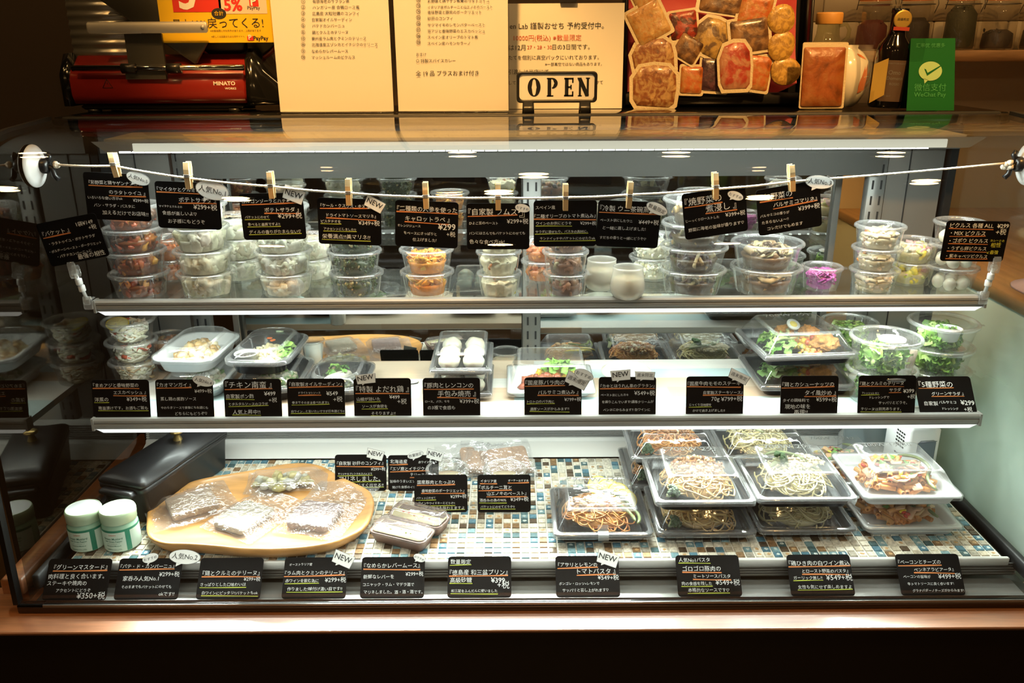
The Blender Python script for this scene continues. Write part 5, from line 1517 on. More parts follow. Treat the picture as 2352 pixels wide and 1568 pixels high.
m = MB(); m.loft([[Vector((p.x * s, p.y * s, z)) for p in sm] for s, z in ((.87, 0), (.92, .003), (.96, .012), (.98, .020), (.975, .0235), (.96, .0245), (.93, .0225), (.86, .0180), (.70, .0165), (.4, .0160), (.1, .0160))]); m.build('board_body', MT['olive_wood'], t)
BZ = ZD + .0168
# vacuum packs
def pouch(label, px, py, z, w, d, rz, col, sw, sd, sh, off=(0, 0), note=None, tilt=0, seed=1, chunks=None, lift=.0):
    b = P(px, py, Z=z); t = thing('vacuum_pouch', label, 'vacuum pack', (b.x, b.y, z + .0004 + lift), rotm(0, 0, math.radians(rz)) @ rotm(math.radians(tilt), 0, 0), 'vacuum packed terrines')
    o = Vector((seed * 5.1, seed * 2.2, 0))
    if chunks: crm = crumble(sw / 2, sd / 2, sh, 30, .012, chunks, seed); s = crm.build('gizzard_confit', MT['food'], t, Vector((off[0], off[1], .001)))
    else:
        m = MB(); R = []
        for z_, k in ((.001, .97), (.002, 1), (sh - .001, 1), (sh, .97)):
            R.append([Vector((p.x + off[0] + .0012 * noise.noise(p * 60 + o), p.y + off[1] + .0012 * noise.noise(p * 60 + o), z_ + .0006 * noise.noise(p * 90 + o))) for p in rrect(sw / 2 * k, sd / 2 * k, .008, 0, 4)])
        m.loft(R); s = m.build('terrine_slice', MT[col], t)
    m = MB()
    for side in (1, -1):
        def fn(u, v):
            x, y = (u - .5) * w, (v - .5) * d
            dx = max(0, abs(x - off[0]) - sw / 2) / .020; dy = max(0, abs(y - off[1]) - sd / 2) / .020
            k = max(0, 1 - math.hypot(dx, dy)); k = k * k * (3 - 2 * k)
            q = Vector((x * 55, y * 55, side)) + o
            zz = (sh + .0015) * k if side > 0 else 0
            if chunks: zz *= 1.05
            e = min(u, 1 - u, v, 1 - v) * 2
            wr = (noise.noise(q) * .006 + noise.noise(q * 2.7) * .0022) * (1 - .8 * k) * min(1, .2 + 3 * e) + .010 * (1 - k) * max(0, abs(v - .5) - .3) * (1 + math.sin(u * 9 + seed))
            return Vector((x * (1 + .01 * math.sin(v * 9)), y * (1 + .012 * math.sin(u * 8)), max(.0002, zz + abs(wr) + (.0011 if side > 0 else 0))))
        m.grid(fn, 36, 30)
    p = m.build('pouch', MT['bag_plastic'], t)
    if note: lettering(p, [(note, -.009, .009, 0)], 'ink', 'pen_writing', off=0, hand=.0004, M=Matrix.Translation((off[0], off[1] + sd / 2 + .018, .009)) @ Matrix.Rotation(-PI / 2, 4, 'X'))
    return t
def mterr(name, col, c2, c3): return mp(name, col, .5, coat=.35, var=.22, vscale=110, bump=.4, bscale=260, speck=(240, .66, c2))
mterr('pate', (.34, .235, .155), (.58, .50, .36), 0); mterr('chicken_terrine', (.37, .32, .24), (.56, .54, .44), 0); mterr('lamb_terrine', (.28, .195, .175), (.55, .50, .48), 0); mterr('deer_terrine', (.36, .22, .14), (.55, .44, .34), 0)
pouch('vacuum packed pâté slice with green nuts at the narrow end of the board', 438, 1163, BZ + .004, .150, .125, 33, 'pate', .080, .068, .014, (.002, -.006), 'パテ', seed=1)
pouch('vacuum pack of knobbly yellow gizzard confit at the back of the board', 660, 1108, BZ + .004, .150, .085, 8, None, .105, .05, .015, (-.004, -.004), seed=2, chunks=[(.42, .38, .17), (.48, .44, .28), (.38, .32, .11), (.45, .43, .36)])
pouch('vacuum packed pale chicken terrine in the middle of the board', 588, 1183, BZ + .002, .115, .150, -27, 'chicken_terrine', .070, .082, .012, (-.006, -.022), 'トリ', seed=3)
pouch('vacuum packed pinkish lamb terrine, its big bag reaching over the board edge', 755, 1170, BZ + .003, .120, .185, -14, 'lamb_terrine', .074, .076, .013, (-.008, -.035), 'ラム', seed=4)
pouch('vacuum pack with a strip of brown terrine, right behind the エゾ鹿 card', 1062, 1078, ZD, .100, .085, 12, 'deer_terrine', .030, .045, .013, (.012, 0), seed=5, tilt=24, lift=.020)
pouch('vacuum packed brown terrine in the middle of the three packs at the back', 1110, 1080, ZD, .105, .095, -8, 'deer_terrine', .060, .050, .013, (0, -.01), 'シカ', seed=6, tilt=22, lift=.021)
pouch('vacuum packed brown terrine slab, last of the three packs at the back', 1165, 1084, ZD, .105, .095, 14, 'deer_terrine', .080, .060, .014, (0, -.005), seed=7, tilt=26, lift=.023)
# pudding cups behind the two deck cards
for px, lab in ((1030, 'the pudding cup behind the ポークリエット card'), (1160, 'the pudding cup behind the ポルチーニ card')):
    b = P(px, 1160, Z=ZD); cup, lid, rb, rt = cup_meshes(.082, .052)
    t = thing('pudding_cup', 'clear cup with a domed lid, ' + lab, 'cup', (P(px, 1160, Y=b.y + .046).x, b.y + .046, ZD + .0003), group='pudding cups on the deck'); inst('cup_body', cup, t); inst('lid', lid, t)
    m = MB(); m.lathe([(1e-4, .003), (rb * .9, .003), (rb + (rt - rb) * .5, .028), (1e-4, .0285)], 28); tag(m.build('pudding', MT['custard'], None, t.location), 'pale pudding filling ' + lab, 'pudding', kind='stuff')
# liver mousse boxes
mp('mousse', (.55, .47, .30), .4, coat=.3, var=.1, vscale=90); mp('mousse_box', (.22, .13, .105), .4)
for px, py, lab, rz, dot in ((922, 1258, 'brown mousse box with a clear lid, nearer the trough cards', -23, (.40, .48, .10)), (962, 1222, 'brown mousse box with a clear lid and red dots, behind the other', -25, (.60, .08, .05))):
    b = P(px, py, Z=ZD)
    t = thing('mousse_box', lab, 'box', (b.x, b.y + .020, ZD + .0003), (0, 0, math.radians(rz)), 'liver mousse boxes')
    m = MB(); m.loft([rrect(.044, .017, .008, 0), rrect(.050, .022, .010, .021), rrect(.053, .025, .011, .0215), rrect(.053, .025, .011, .020), rrect(.046, .019, .008, .001)], True, True); m.build('box_base', MT['mousse_box'], t)
    m = MB(); m.loft([rrect(.0485, .0205, .009, .0218), rrect(.0485, .0205, .009, .0228)]); mo = m.build('mousse', MT['mousse'], t)
    m = MB(); m.box((0, .012, .0232), (.090, .013, .0006), col=(.10, .05, .035))
    for k in range(5): m.blob((-.03 + k * .013 + random.uniform(-.003, .003), -.004 + random.uniform(-.003, .003), .0235), .0022, k, 1, col=dot)
    m.build('garnish', MT['food'], mo)
    m = MB(); m.loft([rrect(.054, .026, .011, .0190), rrect(.0545, .0265, .011, .0225), rrect(.051, .0235, .011, .0235), rrect(.0475, .020, .010, .0325), rrect(.044, .0165, .010, .0335)], False, True); m.build('lid', MT['lid_plastic'], t)
# white slotted cassette and clear bin at the back corner
b = P(2098, 1106, Z=ZD)
t = thing('slotted_cassette', 'white plastic fridge deodoriser with slotted sides and a dark window', 'deodoriser', (b.x + .004, b.y + .040, ZD + .0003), (0, 0, math.radians(8)))
m = MB(); m.rbox((0, 0, .056), (.064, .080, .112), .006)
body = m.build('housing', MT['white_plastic'], t)
m = MB(); m.rbox((.004, -.0402, .054), (.038, .002, .066), .006, R=None); m.build('window', MT['window_dark'], t)
m = MB()
for i in range(5):
    for j in range(4):
        for q in (0, .046): m.box((-.0322, -.022 + j * .007 + (i % 2) * .001, .020 + i * .007 + q), (.0008, .0048, .0032))
for i in range(5):
    for j in range(6): m.box((-.018 + i * .009, -.024 + j * .010, .1121), (.0055, .0040, .0008))
m.build('slot', MT['slot'], t)
b = P(1990, 1062, Z=ZD)
t = thing('clear_bin', 'milky clear plastic bin at the back, between the penne and the white cassette', 'plastic bin', (b.x, min(b.y + .02, 1.585), ZD + .016))
m = MB(); m.loft([rrect(.050, .016, .006, 0), rrect(.054, .018, .006, .095), rrect(.056, .020, .006, .096), rrect(.052, .016, .006, .095), rrect(.049, .0145, .006, .002)], True, True); m.build('bin_body', MT['milky'], t)
# ------------------------------------------------------------------ standing on the top panel
ZT = ZTOP + .0008
mp('slicer_red', (.22, .014, .010), .30, coat=.5)
mp('poster_yellow', (.80, .52, .02), .4, coat=.3)
mp('poster_red', (.62, .04, .03), .4, coat=.3)
mp('poster_pink', (.76, .60, .50), .4)
# meat slicer
t = thing('meat_slicer', 'red and black electric meat slicer with a chrome guide rod and metal carriage', 'meat slicer', (-.545, 1.66, ZT))
def loc(px, py, Y): p = P(px, py, Y=Y); return Vector((p.x + .545, Y - 1.66, p.z - ZT))
a = loc(172, 255, 1.60); b_ = loc(575, 140, 1.60)
xa, xb = a.x, loc(566, 200, 1.60).x
m = MB(); R_ = []
for x in (xa, xa + .004, xb - .004, xb):
    k = .93 if x in (xa, xb) else 1
    R_.append([Vector((x, (q[0] * k), .055 + (q[1] - .055) * k)) for q in ((-.060, .016), (-.066, .030), (-.066, .058), (-.058, .074), (-.040, .084), (-.020, .100), (.05, .100), (.05, .016))])
m.loft(R_); m.build('motor_housing', MT['slicer_red'], t)
m = MB(); m.rbox(((xa + xb) / 2, 0, .010), (xb - xa - .02, .11, .010), .004)
for x in (xa + .03, xb - .03):
    for y in (-.045, .045): m.lathe([(.012, 0), (.012, .006)], 14, (x, y, 0), None, True, True)
m.build('base_plate', MT['black_plastic'], t)
m = MB(); m.loft([[Vector((xb + dx, y * k, .012 + (z - .012) * kz)) for y, z in ((-.068, .012), (-.070, .03), (-.06, .09), (-.03, .108), (.05, .108), (.06, .012))] for dx, k, kz in ((.002, 1.02, 1.02), (.014, 1.02, 1.02), (.030, .9, .75), (.056, .75, .45), (.060, .7, .40))]); m.build('end_cap', MT['black_gloss'], t)
m = MB(); m.loft([[Vector((xa - dx, y * k, .012 + (z - .012) * k)) for y, z in ((-.066, .012), (-.066, .07), (-.04, .104), (.05, .104), (.06, .012))] for dx, k in ((.001, 1), (.014, .98), (.018, .9))]); m.build('end_cap', MT['black_gloss'], t)
g0, g1 = loc(166, 157, 1.585), loc(560, 155, 1.585)
m = MB(); m.tube([g0, g1], .0052, 14); rod = m.build('guide_rod', MT['chrome'], t)
for px in (296, 400): c = loc(px, 157, 1.585); m = MB(); m.tube([c - Vector((.012, 0, 0)), c + Vector((.012, 0, 0))], .009, 12); m.build('slider_sleeve', MT['black_plastic'], t)
# corrugated feed plate, carriage, arm
m = MB(); p0, p1 = loc(170, 138, 1.635), loc(300, -60, 1.635); nn = 40; rg = []
for y_ in (0, .004): rg.append([Vector((0, y_ + .0022 * math.sin(k / nn * 2 * PI * 9), p0.z + (p1.z - p0.z) * k / nn)) for k in range(nn + 1)])
m.loft([[Vector((x, q.y - .022, q.z)) for q in rg[0]] + [Vector((x, q.y - .018, q.z)) for q in reversed(rg[1])] for x in (p0.x, p1.x)]); m.build('feed_plate', MT['alu'], t)
c = loc(338, 63, 1.580); m = MB(); m.rbox(c, (.212, .006, .019), .003); m.lathe([(.0035, -.001), (.0035, .001)], 12, c + Vector((.098, -.0035, 0)), rotm(PI / 2), True, True); m.build('carriage_plate', MT['alu_light'], t)
m = MB(); q0, q1 = loc(286, 78, 1.60), loc(382, 176, 1.60)
m.box(((q0.x + q1.x) / 2 + .002, -.062, (q0.z + q1.z) / 2), (.066, .006, q0.z - q1.z)); m.box(((q0.x + q1.x) / 2, -.066, q1.z + .006), (.072, .012, .020)); m.build('carriage_arm', MT['steel_dull'], t)
m = MB(); q = loc(330, 10, 1.61); m.rbox(q + Vector((.03, 0, .0)), (.20, .008, .11), .004, rotm(0, math.radians(35), 0)); m.build('thickness_plate', MT['steel_dull'], t)
bc = loc(540, 20, 1.655)
m = MB(); Rb = rotm(PI / 2); m.lathe([(.094, -.006), (.099, -.006), (.099, .012), (.094, .012)], 56, bc, Rb); m.build('blade_guard', MT['slicer_red'], t)
m = MB(); m.lathe([(1e-4, .004), (.088, .001), (.092, -.002), (.0925, -.003), (.088, -.004), (1e-4, -.002)], 56, bc, Rb); m.build('blade', MT['steel_dull'], t)
m = MB(); m.rbox((xb - .06, .012, .135), (.11, .05, .075), .01); m.build('gear_case', MT['black_plastic'], t)
o = t
lettering(o, [('MINATO', loc(466, 0, 1.59).x, loc(518, 0, 1.59).x, .0475, .9)], 'chalk', 'brand_lettering', off=.0663, bold=.03)
lettering(o, [('WORKS', loc(492, 0, 1.59).x, loc(519, 0, 1.59).x, .0400, .9)], 'chalk', 'brand_lettering', off=.0663, bold=.02)
m = MB(); w0 = loc(202, 0, 1.59).x
for aa, bb in (((0, 0), (.018, 0)), ((0, 0), (.009, .015)), ((.018, 0), (.009, .015)), ((.009, .006), (.009, .010))): m.tube([(w0 + aa[0], -.0663, .044 + aa[1]), (w0 + bb[0], -.0663, .044 + bb[1])], .0005, 4)
m.build('warning_triangle', MT['black_rubber'], t)

def sheet(name, label, cat, px0, px1, pyb, Y, ztop, mat='laminate', lean=0, thick=.0008, group=None, bow=0.0):
    """an upright sheet; bottom corners at px0..px1 on the picture line pyb"""
    a, b = P(px0, pyb, Y=Y), P(px1, pyb, Y=Y); w = (b - a).x; c = Vector(((a.x + b.x) / 2, Y, ZT))
    t = thing(name, label, cat, c, rotm(-math.radians(lean), 0, 0), group)
    h = (ztop - ZT) / math.cos(math.radians(lean))
    m = MB(); ring = []
    for y_ in (-thick / 2, thick / 2):
        ring.append([Vector((x, y_ - bow * (1 - (2 * x / w) ** 2), z)) for x, z in [(-w / 2 + w * k / 10, 0) for k in range(11)] + [(w / 2 - w * k / 10, h) for k in range(11)]])
    m.add(ring[0] + ring[1], [], smooth=False)
    n = 22
    for k in range(10):
        m.add([ring[0][k], ring[0][k + 1], ring[0][20 - k], ring[0][21 - k]], [(0, 1, 2, 3)], smooth=False); m.add([ring[1][k], ring[1][k + 1], ring[1][20 - k], ring[1][21 - k]], [(3, 2, 1, 0)], smooth=False)
    m.v = m.v[44:]; m.f = [tuple(i - 44 for i in f) for f in m.f]
    k0 = len(m.v); m.v.extend(tuple(v) for v in ring[0] + ring[1])
    for k in range(n): m.f.append((k0 + k, k0 + (k + 1) % n, k0 + n + (k + 1) % n, k0 + n + k)); m.c.append((1, 1, 1)); m.s.append(False); m.m.append(0)
    m.build('sheet', MT[mat], t); t['w'] = w
    return t, lambda px, py: (P(px, py, Y=Y).x - c.x, (P(px, py, Y=Y).z - ZT) / math.cos(math.radians(lean)))
def lines(t, f, L, mat='ink', off=.0010, bold=.006, name='lettering'):
    out = []
    for tx, x0, x1, y in L:
        a, b = f(x0, y), f(x1, y); out.append((tx, a[0], b[0], a[1]))
    lettering(t, out, mat, name, off=off, bold=bold)
# yellow payment poster taped to the slicer
t, f = sheet('payment_poster', 'yellow payment poster with black 戻ってくる! lettering hung before the slicer blade', 'poster', 374, 634, 98, 1.606, 1.60, 'poster_yellow')
t.location.z = P(500, 98, Y=1.606).z
f0 = f; zb = P(500, 98, Y=1.606).z
f = lambda px, py: (P(px, py, Y=1.606).x - t.location.x, P(px, py, Y=1.606).z - zb)
def rect(t, f, name, mat, x0, x1, y0, y1, off):
    a, b = f(x0, y1), f(x1, y0); m = MB(); m.box(((a[0] + b[0]) / 2, -off, (a[1] + b[1]) / 2), (b[0] - a[0], .0003, b[1] - a[1])); return m.build(name, MT[mat], t)
rect(t, f, 'red_panel', 'poster_red', 399, 500, -60, 28, .0008); rect(t, f, 'pale_panel', 'poster_pink', 505, 606, -60, 32, .0008)
lines(t, f, [('5', 413, 452, 19)], 'paper', .0014, .03, 'percent_lettering'); lines(t, f, [('5%', 516, 558, 24)], 'poster_red', .0014, .03, 'percent_lettering')
a = f(503, 31); m = MB(); m.loft([[Vector((a[0] + .013 * math.cos(q), y_, a[1] + .009 * math.sin(q))) for q in [k * PI / 12 for k in range(24)]] for y_ in (-.0012, -.0009)], smooth=False); m.build('oval', MT['ink'], t)
lines(t, f, [('合計', 493, 514, 35)], 'poster_yellow', .0016, .03, 'oval_lettering')
lines(t, f, [('最大10%', 398, 474, 63), ('戻ってくる!', 477, 606, 63)], 'ink', .0010, .05); lines(t, f, [('※対象期間と付与条件があります。上限があります', 484, 600, 73), ('※詳しくは店頭または公式サイトへ', 486, 562, 86)], 'ink', .0010)
lines(t, f, [('PayPay', 583, 617, 92), ('PayPay', 569, 598, 22)], 'ink', .0010, .02, 'brand_lettering')
for x0, x1, y0, y1 in ((569, 582, 83, 93), (574, 593, -4, 15)):
    rect(t, f, 'logo', 'poster_red', x0, x1, y0, y1, .0012); lines(t, f, [('P', x0 + 3, x1 - 3, y1 - 2)], 'paper', .0020, .02, 'logo_letter')
# two laminated menus in clear stands
def menu(label, x0, x1, L, sl, big=()):
    t, f = sheet('menu_sheet', label, 'menu', x0, x1, 264, 1.560, 1.632, 'laminate', 0, .0008, 'laminated menus on the case top', .004); t.location.z += .0028
    L2 = [(a, b, c, d) for a, b, c, d in L]
    lines(t, f, L2, 'ink', .0052, .004); return t
menu('laminated menu sheet numbered 1 to 10, next to the slicer', 645, 905, [(n, 694, 703, y) for n, y in zip('①②③④⑤⑥⑦⑧⑨⑩', (12, 25, 39, 53, 67, 82, 96, 110, 125, 139))] + [
    ('有頭海老のサフラン煮', 720, 804, 11), ('ハンガリー産 合鴨ロース煮', 720, 827, 25), ('広島産 大粒牡蠣のコンフィ', 719, 826, 39), ('自家製オイルサーディン', 719, 810, 53), ('パテドカンパーニュ', 719, 793, 67), ('鶏とクルミのテリーヌ', 719, 801, 82), ('豪州産ラム肉とクミンのテリーヌ', 718, 842, 96), ('北海道産エゾシカとイチジクのテリーヌ', 718, 868, 110), ('なめらかレバームース', 718, 801, 125), ('マッシュルームのピクルス', 718, 817, 139)], 1)
menu('laminated menu sheet numbered 12 to 19 beside the OPEN sign', 916, 1168, [(n, 957, 967, y) for n, y in zip('⑫⑬⑭⑮⑯⑰⑱⑲', (9, 22, 35, 49, 63, 77, 91, 105))] + [
    ('彩野菜と鶏ヤゲン軟骨のラタトゥイユ', 983, 1124, 10), ('イタリア産ポルチーニと山エノキのペースト', 983, 1131, 24), ('香味野菜と豚肉のポークリエット', 983, 1106, 36), ('砂肝のコンフィ', 983, 1040, 50), ('サツマイモのレモンバターペースト', 983, 1114, 65), ('豆アジと香味野菜のエスカベッシュ', 983, 1114, 79), ('スペイン産オリーブのトマト煮', 983, 1098, 93), ('スペイン産ハモンセラーノ', 983, 1080, 107), ('おまけ', 957, 980, 132), ('○ 特製スパイスカレー', 957, 1047, 147), ('全 19 品 プラスおまけ付き', 956, 1100, 177)], 2)
for i, (x0, x1, lab) in enumerate(((641, 908, 'clear acrylic stand holding the menu numbered 1 to 10'), (912, 1171, 'clear acrylic stand holding the menu numbered 12 to 19'))):
    a, b = P(x0, 264, Y=1.562), P(x1, 264, Y=1.562); w = b.x - a.x
    t = thing('menu_stand', lab, 'menu stand', ((a.x + b.x) / 2, 1.562, ZT), group='acrylic menu stands')
    m = MB(); m.rbox((0, .003, .148), (w, .002, .296), .001, n=1); m.rbox((0, .010, .0012), (w, .060, .002), .001, n=1); m.build('acrylic_panel', MT['acrylic'], t)
# reservation notice standing farther back
t, f = sheet('reservation_notice', 'reservation notice with red price line, partly behind the OPEN sign', 'notice', 1120, 1428, 252, 1.640, 1.522, 'laminate', 4)
lines(t, f, [('en Lab 謹製おせち 予約受付中。', 1171, 1388, 66), ('は12月', 1169, 1207, 115), ('日の3日間です。', 1269, 1355, 113), ('たてを個別に真空パックにいれております。', 1168, 1376, 137), ('※一部真空ではない商品もあります。', 1252, 1383, 151), ('引渡しは当店にて', 1168, 1260, 170), ('してお召し上がりください。お早めにお求め頂けて', 1169, 1385, 194)], 'ink', .0014)
lines(t, f, [('10000円(税込) ※数量限定', 1180, 1336, 93), ('27・28・30', 1211, 1268, 113)], 'red_ink', .0014, name='red_lettering')
m = MB(); a = f(1306, 4); m.box((a[0], -.004, a[1] + .006), (.030, .010, .014)); m.build('paper_clip', MT['black_plastic'], t)
# OPEN sign
b = P(1278, 273, Y=1.530); s = P(1279, 200, Y=1.530)
t = thing('open_sign', 'small cast iron OPEN sign with black letters on cream, on two feet', 'sign', (b.x, 1.530, ZT))
zc = s.z - ZT; w, h = .140, .052
m = MB(); R = rotm(PI / 2)
fr = [[R @ p + Vector((0, 0, zc)) for p in rrect(w / 2 * 1 - k, h / 2 - k, .007, y_, 5)] for k, y_ in ((.001, -.004), (0, -.002), (0, .004), (.001, .005), (.0045, .005), (.005, .0025))]
m.loft(fr, True, False)
for sx in (-1, 1):
    x = sx * .0495; m.lathe([(.003, 0), (.005, .003), (.004, .008)], 12, (x, 0, zc - h / 2 - .007)); m.loft([rrect(.0105, .010, .003, 0, 2, x), rrect(.0095, .006, .003, .020, 2, x), rrect(.0085, .005, .003, zc - h / 2 - .004, 2, x)])
m.rbox((0, 0, .022), (.090, .006, .004), .001); m.build('iron_frame', MT['cast_iron'], t)
m = MB(); m.loft([[R @ p + Vector((0, 0, zc)) for p in rrect(w / 2 - .005, h / 2 - .005, .004, y_, 4)] for y_ in (.0018, .0030)], smooth=False); m.build('cream_panel', MT['laminate'], t)
m = MB(); y0 = -.0034; H2 = .0155
def bar(x0, z0, x1, z1, tk):
    d = Vector((x1 - x0, 0, z1 - z0)); nrm = Vector((-d.z, 0, d.x)).normalized() * tk / 2; a, b = Vector((x0, y0, zc + z0)), Vector((x1, y0, zc + z1))
    q = [a - nrm, b - nrm, b + nrm, a + nrm]; m.loft([[p + Vector((0, .0012, 0)) for p in q], q], smooth=False)
def arc(cx, cz, rx, rz, a0, a1, tk0, tk1, n=24):
    P_ = []
    for k in range(n + 1):
        a = a0 + (a1 - a0) * k / n; tk = tk0 * abs(math.cos(a)) + tk1 * abs(math.sin(a)); P_.append((Vector((cx + rx * math.cos(a), y0, zc + cz + rz * math.sin(a))), Vector((cx + (rx - tk) * math.cos(a), y0, zc + cz + (rz - tk * .6) * math.sin(a)))))
    for (a, b), (c, d) in zip(P_, P_[1:]): m.add([a, c, d, b], [(0, 1, 2, 3)], smooth=False)
arc(-.0395, 0, .0112, H2, 0, 2 * PI, .0068, .0030, 36)
bar(-.0130, -H2, -.0130, H2, .0062); bar(-.0175, -H2 + .0011, -.0060, -H2 + .0011, .0022); bar(-.0175, H2 - .0011, -.008, H2 - .0011, .0022); arc(-.0085, H2 * .42, .0098, H2 * .58, -PI / 2, PI / 2, .0056, .0034)
bar(.0170, -H2, .0170, H2, .0062); bar(.0125, -H2 + .0014, .0285, -H2 + .0014, .0028); bar(.0125, H2 - .0014, .0285, H2 - .0014, .0028); bar(.0180, 0, .0250, 0, .0030); bar(.0275, -H2, .0275, -H2 + .0085, .0026); bar(.0275, H2, .0275, H2 - .0085, .0026); bar(.0245, -.004, .0245, .004, .0022)
bar(.0400, -H2, .0400, H2, .0036); bar(.0535, -H2, .0535, H2, .0036); y0 -= .0003; bar(.0390, H2 - .001, .0530, -H2 + .001, .0066); y0 += .0003
for x in (.0400,): bar(x - .0035, -H2 + .001, x + .0035, -H2 + .001, .002); bar(x - .0045, H2 - .001, x + .002, H2 - .001, .002)
bar(.0500, H2 - .001, .0570, H2 - .001, .002)
m.build('raised_letters', MT['cast_iron'], t)
# new year box of vacuum packed dishes, propped upright
mp('red_cloth', (.40, .012, .018), .55, bump=.3, bscale=40)
def dishmat(name, a, b, c, sc=120, th=.6):
    m = mp(name, a, .38, coat=.35, bump=.5, bscale=120); nt = m.node_tree; L = nt.links.new
    bs = [n for n in nt.nodes if n.type == 'BSDF_PRINCIPLED'][0]
    tc = N(nt, 'TexCoord'); n1 = N(nt, 'TexNoise'); n1.inputs['Scale'].default_value = sc * .45; n1.inputs['Detail'].default_value = 6; n1.inputs['Distortion'].default_value = 1.6; L(tc.outputs['Object'], n1.inputs['Vector'])
    n2 = N(nt, 'TexVoronoi'); n2.inputs['Scale'].default_value = sc * .8; L(tc.outputs['Object'], n2.inputs['Vector'])
    ad = N(nt, 'Math', operation='MULTIPLY_ADD'); L(n2.outputs['Distance'], ad.inputs[0]); ad.inputs[1].default_value = .28; L(n1.outputs[0], ad.inputs[2])
    r = N(nt, 'ValToRGB'); L(ad.outputs[0], r.inputs[0]); e = r.color_ramp.elements
    k = lambda c, q: (c[0] * q * .62, c[1] * q * .56, c[2] * q * .56, 1)
    e[0].position = .36; e[0].color = k(a, .35); e[1].position = .50; e[1].color = k(a, .9)
    x = e.new(.60); x.color = k(a, 1.2); x = e.new(.70); x.color = k(b, .9); x = e.new(.84); x.color = k(b, 1.2)
    L(r.outputs[0], bs.inputs['Base Color']); return m
dishmat('d_nut', (.62, .34, .09), (.78, .55, .22), 0); dishmat('d_terr', (.34, .13, .04), (.66, .44, .18), 0); dishmat('d_red', (.45, .05, .02), (.12, .03, .02), 0, 60, .56); dishmat('d_oys', (.58, .40, .10), (.20, .12, .05), 0, 45, .56)
dishmat('d_mush', (.14, .07, .03), (.42, .24, .09), 0, 55, .5); dishmat('d_purp', (.06, .02, .035), (.14, .05, .07), 0); dishmat('d_ham', (.50, .06, .03), (.72, .36, .20), 0, 50, .56); dishmat('d_or', (.62, .17, .03), (.74, .36, .10), 0, 70, .55); dishmat('d_yel', (.76, .50, .09), (.60, .36, .06), 0, 90, .66); dishmat('d_curry', (.40, .12, .025), (.55, .22, .06), 0, 40, .55)
mp('packet_edge', (.62, .52, .34), .45, coat=.4, bump=.5, bscale=300)
YB = 1.690; b0, b1 = P(1428, 262, Y=YB), P(1846, 262, Y=YB)
t = thing('display_box', 'black box lined with red cloth, propped upright and packed with vacuum packed dishes', 'box', ((b0.x + b1.x) / 2, YB, ZT), rotm(math.radians(-8), 0, 0)); w = b1.x - b0.x
m = MB(); m.rbox((0, .022, .135), (w, .006, .27), .002, n=1); m.rbox((.0, 0, .012), (w, .046, .022), .002, n=1); m.rbox((-w / 2 + .003, 0, .135), (.006, .046, .27), .002, n=1); m.rbox((w / 2 - .003, 0, .135), (.006, .046, .27), .002, n=1); m.build('box_shell', MT['black_plastic'], t)
m = MB()
def fn(u, v):
    x = -w / 2 + .008 + (w - .030) * u; z = .030 + .225 * v + .012 * math.sin(u * 13) * (1 - v) + .010 * (u - .5); return Vector((x, .016 - .030 * (1 - v) ** 3 - .003 * noise.noise(Vector((u * 9, v * 9, 0))), z))
m.grid(fn, 30, 20); m.build('red_cloth', MT['red_cloth'], t)
BX = t
def packet(px, py, wpx, hpx, rot, mat, lab, Y, kind='r', edge=True):
    c = P(px, py, Y=Y); dz = -(c - CO).dot(CR @ Vector((0, 0, 1))); s = dz / FPX; hw, hd = wpx * s / 2, hpx * s / 2
    p = thing('food_packet', lab, 'food packet', c, rotm(-math.radians(8), 0, 0) @ rotm(0, math.radians(rot), 0), 'vacuum packed dishes in the black box')
    R = rotm(PI / 2)
    def shape(k, y_):
        if kind == 'o': pts = [Vector((hw * k * math.cos(a) * (1 + .05 * math.sin(a * 3 + px)), hd * k * math.sin(a) * (1 + .05 * math.sin(a * 2 + py)), y_)) for a in [q * 2 * PI / 20 for q in range(20)]]
        elif kind == 'b': pts = [Vector((x * hw * k, z * hd * k, y_)) for x, z in ((-.72, -1), (.72, -1), (.95, -.8), (1, 0), (.92, .62), (.55, 1), (-.1, 1.02), (-.7, .86), (-1, .3), (-.92, -.7))]
        else: pts = [Vector((q.x, q.y, y_)) for q in rrect(hw * k, hd * k, .004, 0, 2)]
        return [R @ q for q in pts]
    if edge:
        m = MB(); m.loft([shape(1, -.0012), shape(1, .0004)], smooth=False); m.build('pouch_edge', MT['packet_edge'], p)
    m = MB(); k1 = .86 if edge else 1; m.loft([shape(k1, -.0022), shape(k1, .0006), shape(k1 * .97, .0018), shape(k1 * .6, .0026)], True, True); m.build('contents', MT[mat], p)
